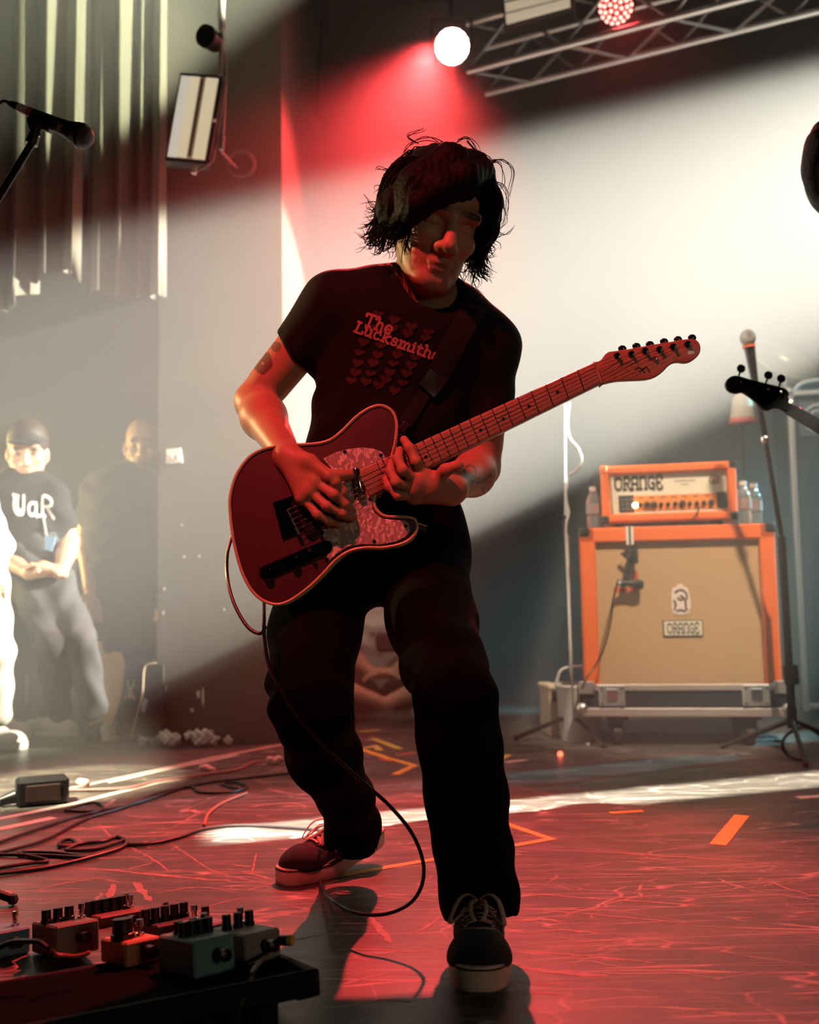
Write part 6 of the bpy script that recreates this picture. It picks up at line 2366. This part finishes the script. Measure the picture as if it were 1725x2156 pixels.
tape([(1512, 1779), (1563, 1717)], .040, M_TY, 'single short yellow-orange tape strip on the open floor')
tape([(1040, 1726), (1160, 1767), (925, 1808), (700, 1846)], .022, M_TY, 'long yellow tape arrow passing behind the front shoe')
tape([(832, 1631), (873, 1612), (815, 1596), (752, 1575)], .030, M_TY, 'yellow tape chevron far behind the shoes')
tape([(785, 1555), (842, 1577)], .030, M_TG, 'short lime tape strip far behind the shoes')
tape([(756, 1578), (790, 1571), (800, 1580)], .030, M_TG, 'bent lime tape strip beside the yellow chevron')
tape([(757, 1541), (800, 1537)], .035, M_TG, 'pale lime tape strip nearest the seated person')
tape([(760, 1527), (860, 1512), (900, 1506)], .030, mat('grey_floor_tape', (.42, .42, .38), .6), 'long grey tape strip in front of the seated person')
tape([(-30, 1752), (113, 1722)], .035, M_TW, 'broad white tape strip below the black box')
tape([(1050, 1706), (1085, 1703)], .022, M_TW, 'tiny white tape strip by the trouser leg')
tape([(1680, 1680), (1760, 1674)], .030, M_TW, 'white tape strip beyond the single yellow strip')
tape([(614, 1766), (650, 1758)], .020, M_TW, 'small white tape strip behind the pointed shoe')
tape([(1064, 1606), (1105, 1600)], .030, M_TP, 'small pink tape patch beside the trouser leg')
tape([(1058, 1598), (1072, 1589)], .025, M_TY, 'tiny yellow tape scrap above the pink tape patch')
tape([(1285, 1712), (1355, 1708)], .022, M_TY, 'thin yellow tape strip at the edge of the light streak')
tape([(800, 1598), (830, 1603)], .025, mat('red_floor_tape', (.70, .18, .12), .5), 'short red tape strip next to the yellow chevron')
tape([(835, 1590), (875, 1585)], .022, mat('red_floor_tape', (.70, .18, .12), .5), 'thin red tape strip above the yellow chevron')
tape([(-20, 1728), (150, 1694), (330, 1648), (420, 1635)], .030, M_TW, 'long worn white tape line beside the black box')
tape([(140, 1662), (300, 1628), (450, 1595), (600, 1567)], .022, M_TP, 'long pale tape line running back to the pier')
tape([(230, 1648), (330, 1625), (500, 1590)], .018, M_TW, 'thin white tape line beside the long pale line')

# ------------------------------------------------------------------ scuffs and scratches worn into the floor
M_SCUFF = mat('worn_floor_paint', (.30, .25, .22), .7, vary=.35, vscale=60)
FLOOR = bpy.data.objects['floor']


def scuff(pxs, w0, w1=None, jit=1.0):
    """a worn streak of uneven width, a hair above the floor"""
    r_ = random.Random(int(pxs[0][0] * 7 + pxs[0][1]))
    pts = catmull([F(x, y, .0003) for x, y in pxs], 7)
    n = len(pts)
    L_, R_ = [], []
    for i, p in enumerate(pts):
        t = (pts[min(i + 1, n - 1)] - pts[max(i - 1, 0)]).normalized()
        nn = Vector((-t.y, t.x, 0))
        e = math.sin(PI * (i + .25) / (n - .5)) ** .5
        ww = (w0 + ((w1 or w0) - w0) * i / (n - 1)) * e * r_.uniform(.45, 1.25) / 2
        sh = nn * r_.uniform(-.15, .15) * w0 * jit
        L_.append(p + sh + nn * ww)
        R_.append(p + sh - nn * ww)
    MB().add(L_ + R_, [(i, i + 1, n + i + 1, n + i) for i in range(n - 1)]).build('scuff_mark', M_SCUFF, FLOOR, smooth=False)


for a in (([(207, 1735), (222, 1750), (239, 1768)], .006), ([(276, 1784), (320, 1808), (357, 1834)], .007), ([(353, 1772), (400, 1802), (446, 1832), (510, 1850), (576, 1865)], .006),
          ([(162, 1828), (220, 1830), (284, 1837), (400, 1848), (507, 1857)], .014), ([(507, 1836), (540, 1842), (576, 1853)], .010), ([(376, 1709), (400, 1706), (426, 1711)], .030),
          ([(219, 1699), (232, 1690), (243, 1682)], .018), ([(284, 1857), (300, 1876), (316, 1897)], .020), ([(239, 1861), (233, 1880), (223, 1897)], .016),
          ([(426, 1756), (500, 1752), (580, 1756), (650, 1757)], .022), ([(487, 1820), (520, 1824), (540, 1824)], .008), ([(540, 1796), (535, 1820), (531, 1838)], .005),
          ([(1071, 1786), (1200, 1791), (1378, 1800), (1550, 1812), (1725, 1824)], .008), ([(1084, 1878), (1189, 1887), (1340, 1897), (1492, 1908)], .007),
          ([(1084, 1912), (1252, 1925), (1462, 1945)], .006), ([(1088, 2000), (1230, 2012), (1378, 2027)], .009), ([(1084, 2034), (1180, 2048), (1282, 2055)], .018),
          ([(1096, 2092), (1150, 2090), (1210, 2098)], .008), ([(1101, 2122), (1112, 2135), (1126, 2150)], .010), ([(1622, 1853), (1656, 1870), (1725, 1888)], .006),
          ([(1066, 1655), (1120, 1664), (1180, 1678)], .006), ([(776, 1925), (800, 1955), (822, 1984)], .016), ([(745, 1883), (840, 1890), (933, 1899)], .007),
          ([(560, 1990), (640, 1975), (720, 1962)], .006), ([(700, 2000), (780, 1998), (860, 2003), (930, 1998)], .008), ([(690, 2080), (760, 2062), (820, 2050), (880, 2052)], .007),
          ([(720, 2120), (800, 2105), (870, 2110)], .010), ([(330, 1880), (420, 1868), (500, 1880)], .006), ([(400, 1930), (450, 1905), (520, 1888)], .005),
          ([(600, 1905), (660, 1915), (720, 1912)], .006), ([(1090, 1940), (1140, 1935), (1190, 1942)], .014), ([(1100, 1965), (1180, 1958), (1270, 1965)], .008),
          ([(1160, 1855), (1170, 1848), (1176, 1845)], .008), ([(1300, 1890), (1380, 1885), (1400, 1885)], .006), ([(1090, 2068), (1140, 2072), (1200, 2068)], .006),
          ([(60, 1880), (130, 1860), (200, 1852)], .008), ([(360, 1745), (420, 1712), (480, 1690)], .006), ([(520, 1700), (600, 1690), (660, 1700)], .010),
          ([(560, 1660), (620, 1672), (680, 1668)], .012), ([(860, 1970), (900, 1950), (925, 1930)], .005), ([(1210, 1985), (1300, 1980), (1340, 1990)], .005)):
    scuff(*a)

# ------------------------------------------------------------------ cables on the floor
def floor_cable(pxs, r, m, label, z=None, k=6):
    pts = catmull([F(x, y, (r if z is None else z) + .0015 * (i % 2)) for i, (x, y) in enumerate(pxs)], k)
    return tag(MB().tube(pts, r, 7).build('floor_cable', m), label, 'cable')


M_CB = mat('rubber_cable', (.03, .022, .022), .5)
floor_cable([(690, 1748), (600, 1741), (500, 1738), (430, 1745), (380, 1762), (320, 1776), (270, 1778), (266, 1770), (245, 1762), (215, 1772), (180, 1775), (130, 1782), (128, 1772), (150, 1768), (160, 1778),
             (140, 1790), (200, 1788), (262, 1770), (255, 1785), (180, 1808), (90, 1828), (-20, 1842)], .0045, M_CB, 'black cable running to the shoe from a tangled coil')
floor_cable([(-20, 1800), (40, 1800), (110, 1802), (180, 1806), (120, 1796), (40, 1796), (100, 1812), (60, 1818), (-20, 1830)], .0045, M_CB, 'black cable doubled in short loops at the left edge')
floor_cable([(-20, 1780), (60, 1752), (150, 1722), (200, 1710), (218, 1700), (200, 1690), (160, 1697), (140, 1706), (200, 1708), (290, 1690), (400, 1655), (500, 1640), (640, 1625)], .0045, M_CB, 'cable with one small loop crossing the red floor')
floor_cable([(-20, 1800), (90, 1770), (180, 1725), (260, 1700), (330, 1672), (400, 1656), (420, 1668), (480, 1669), (520, 1658), (500, 1648), (465, 1650), (500, 1660)], .0045, M_CB, 'cable ending in an oval loop on the red floor')
floor_cable([(120, 1664), (260, 1660), (330, 1645), (420, 1632), (500, 1620), (530, 1606), (560, 1603), (620, 1600)], .005, mat('pink_cable', (.40, .20, .19), .5), 'reddish cable running along the white tape line')
floor_cable([(430, 1738), (440, 1712), (470, 1690), (520, 1670)], .004, mat('tan_cable', (.45, .24, .14), .5), 'thin tan cable curving up from the black cable')
floor_cable([(40, 1684), (10, 1690), (-20, 1700)], .006, M_CB, 'short thick cable leaving the black box')
# black connector box on the floor
kb = thing('junction_box', 'black cable junction box lying on the floor by the white tape', 'box', F(90, 1696))
c = F(88, 1692)
Mk = Matrix.Translation(c) @ Matrix.Rotation(.45, 4, 'Z')
MB(Mk).box((0, 0, .04), (.15, .09, .08), bev=.008).build('box_body', M_BLACKP, kb)
MB(Mk).box((.0, -.047, .04), (.10, .008, .05), bev=.003).build('cover', mat('brown_black', (.04, .025, .022), .35), kb)
MB(Mk).cyl((-.075, 0, .03), (-.12, 0, .02), .02, .012, 12).build('gland', M_BLACKP, kb)
# small pale scraps
for i, (x, y, lab) in enumerate(((435, 1628, 'pink twisted paper scrap on the reddish cable'), (575, 1610, 'pink tape scrap near the far end of the cables'), (170, 1660, 'pink tape scrap beside the black box'))):
    c = F(x, y)
    Bd = Body(.006)
    for k in range(4):
        Bd.ell(c + Vector((rng.uniform(-.02, .02), rng.uniform(-.015, .015), .010 + .010 * (k % 2))), (.016, .012, .012))
    Bd.plane((0, 0, .001), (0, 0, -1), 0)
    v, q = Bd.grow(.003)
    tag(link('paper_scrap', grid_mesh('scrap', v, q), M_TP, None, c), lab, 'paper')
o = MB().sphere(F(1180, 1587, .012), .011, 10).build('red_pilot_light', mat('red_glow', (1, .1, .05), .4, emit=(1, .12, .06), estr=4))
MATS['red_glow'].cycles.emission_sampling = 'NONE'
tag(o, 'tiny glowing red pilot light on the floor near the microphone stand', 'light')
o.location.z = 0.0

# ------------------------------------------------------------------ pedalboard
M_PB = mat('pedalboard_black', (.006, .006, .007), .6, spec=.2)
PA = math.radians(27)
u_ = Vector((math.cos(PA), math.sin(PA), 0))
w_ = Vector((-math.sin(PA), math.cos(PA), 0))
TILT = math.radians(-9)
cr = F(672, 2046, .092)                  # near right top corner of the raised edge
LB, DB = .92, .34
org = cr - u_ * LB
MPB = Matrix.Translation(org) @ Matrix.Rotation(PA, 4, 'Z') @ Matrix.Rotation(TILT, 4, 'X')
w3 = MPB.to_3x3() @ Vector((0, 1, 0))
n3_ = MPB.to_3x3() @ Vector((0, 0, 1))
pb = thing('pedalboard', 'black metal pedalboard loaded with effect pedals at the front of the stage', 'pedalboard', (org.x, org.y, 0), PA)
MB(MPB).box((LB / 2, DB / 2, -.009), (LB - .02, DB - .01, .018), bev=.003).build('deck', mat('black_deck_shade', (.003, .003, .003), .95, spec=.02), pb)  # plain dark sheet; the shade over the board is put into its colour
for xx in (0.0, LB - .014):
    ol = [(xx, 0, .004), (xx, DB, .004), (xx, DB, -.030), (xx, .06, -.045), (xx, 0, -.030)]
    MB(MPB).prism(ol, (.014, 0, 0), .002, 1).build('end_frame', M_PB, pb)
MB(MPB).box((LB / 2, .002, -.012), (LB, .012, .034), bev=.004).build('near_lip', M_PB, pb)
MB(MPB).box((LB / 2, DB - .004, -.012), (LB, .010, .03), bev=.003).build('far_lip', M_PB, pb)
for xx in (.05, LB * .5, LB - .07):
    for yy, zz in ((.03, -.012), (DB - .03, -.012)):
        a_ = MPB @ Vector((xx, yy, zz))
        MB().box((a_.x, a_.y, a_.z / 2), (.03, .03, a_.z), R=Matrix.Rotation(PA, 3, 'Z')).build('leg', M_PB, pb)
MB(Matrix.Translation((org.x, org.y, 0)) @ Matrix.Rotation(PA, 4, 'Z')).box((LB / 2 - .03, .14, .026), (LB - .10, .16, .040), bev=.004).build('power_supply', M_PB, pb)


def FP(px, py):
    """where the ray of a pixel meets the top plane of the pedalboard"""
    d = ray(px, py)
    t = n3_.dot(cr - CAMP) / n3_.dot(d)
    return CAMP + d * t


def pedal(corner, wd, ln, hh, col, label, knobs=(), switches=(), back=0.03, jack=True, rough=.45, metal=0.0):
    """corner = pixel of the near lower corner; wd along the board, ln away from the viewer's left face"""
    c = FP(*corner) + n3_ * .0005
    Mp = Matrix.Translation(c) @ MPB.to_3x3().to_4x4() @ Matrix.Rotation(math.radians(13), 4, 'Z')
    t = thing('effect_pedal', label, 'pedal', c, PA, 'effect pedals on the pedalboard')
    nm = 'enclosure_%02x%02x%02x' % tuple(int(x * 255) for x in col)
    MB(Mp).box((wd / 2, ln / 2, hh / 2), (wd, ln, hh), bev=.003).build('enclosure', mat(nm, col, rough, metal, vary=.05, vscale=30), t)
    for (a, b, r, kh) in knobs:
        MB(Mp).lathe((a, b, hh), (0, 0, 1), [(r, 0), (r, kh * .25), (r * .85, kh * .3), (r * .85, kh), (.001, kh)], 14).build('knob', M_BLACKP, t)
    for (a, b) in switches:
        MB(Mp).lathe((a, b, hh), (0, 0, 1), [(.007, 0), (.007, .004), (.0042, .005), (.0042, .014), (.0058, .015), (.0058, .024), (.001, .0245)], 12).build('footswitch', M_CHROME, t)
    if jack:
        MB(Mp).lathe((wd * .55, 0, hh * .55), (0, -1, 0), [(.007, -.001), (.007, .006), (.009, .007), (.009, .028), (.004, .03)], 12).build('jack_plug', M_BLACKP, t)
    return Mp


kn = lambda xs, y, r=.008, h=.016: [(x, y, r, h) for x in xs]
pedal((410, 2064), .066, .112, .050, (.16, .34, .35), 'teal effect pedal with four black knobs', kn((.012, .026, .040, .054), .055, .0075, .020) + kn((.02, .045), .085, .0075, .018), [(.058, .075)])
pedal((265, 2040), .060, .095, .036, (.52, .20, .09), 'orange effect pedal with one big black knob', [(.016, .045, .019, .030)], [(.045, .045)])
Mq = pedal((518, 2034), .062, .115, .042, (.34, .30, .27), 'plain grey effect pedal at the end of the board', kn((.010, .030, .050), .070, .008, .022), [(.052, .10)])
pedal((118, 2020), .075, .115, .050, (.16, .16, .13), 'olive grey effect pedal with a row of black knobs', kn((.006, .026, .046), .06, .0095, .022) + kn((.016, .036), .085, .008, .02), [(.064, .05)])
pedal((-18, 2022), .066, .112, .042, (.12, .26, .33), 'blue effect pedal at the left end of the board', (), [(.056, .05)])
pedal((210, 1968), .105, .11, .030, (.20, .07, .06), 'dark red effect pedal with a big cluster of black knobs behind the orange one', kn((.0, .018, .036, .054, .07), .06, .011, .024), [(.085, .05), (.092, .085)])
pedal((-28, 1966), .085, .11, .030, (.24, .09, .08), 'dull red effect pedal with four chrome footswitches', (), [(.06, .05), (.078, .05), (.085, .09), (.07, .02)])
pedal((330, 1996), .090, .09, .034, (.05, .05, .05), 'black effect pedal with a row of five knobs behind the teal one', kn((.0, .018, .036, .054, .072), .04, .009, .024), [(.06, .085)])
pedal((420, 2005), .060, .09, .038, (.20, .26, .28), 'slate blue effect pedal behind the teal one', kn((.045,), .06, .008, .02), [(.03, .07)])
# plugs and patch cables on the board
pl = thing('patch_plug', 'black jack plug with a yellow ring in the grey pedal', 'plug', Mq @ Vector((.05, -.012, .02)))
pq = Mq @ Vector((.058, -.001, .024))
MB().lathe(pq, -w3 + u_ * .9, [(.006, .0), (.0075, .004), (.0075, .016)], 12).build('barrel', M_BLACKP, pl)
MB().lathe(pq + (-w3 + u_ * .9).normalized() * .016, -w3 + u_ * .9, [(.0078, 0), (.0078, .007)], 12).build('ring', mat('yellow_ring', (.75, .50, .10), .4), pl)
tag(MB().tube(catmull([pq, pq + Vector((-.012, -.02, -.01)), P(535, 2042, 1.42), P(525, 2075, 1.40), P(505, 2120, 1.37), F(500, 2170, .02)], 6), .0035, 7).build('patch_cable', mat('olive_cable', (.05, .05, .04), .4)),
    'olive patch cable drooping from the grey pedal over the front of the board', 'cable')
tag(MB().tube(catmull([F(110, 2000, .12), F(118, 2010, .105), F(135, 2012, .10), F(165, 2013, .10), F(190, 2005, .105)], 6), .003, 6).build('patch_cable', mat('red_patch_cable', (.5, .12, .10), .4)),
    'thin red patch cable between the olive grey and orange pedals', 'cable')
tag(MB().tube(catmull([F(-20, 2005, .10), F(20, 1985, .11), F(60, 1982, .115), F(85, 1985, .115), F(100, 1997, .11)], 6), .004, 6).build('patch_cable', M_CABLE),
    'black patch cable between the blue and olive grey pedals', 'cable')
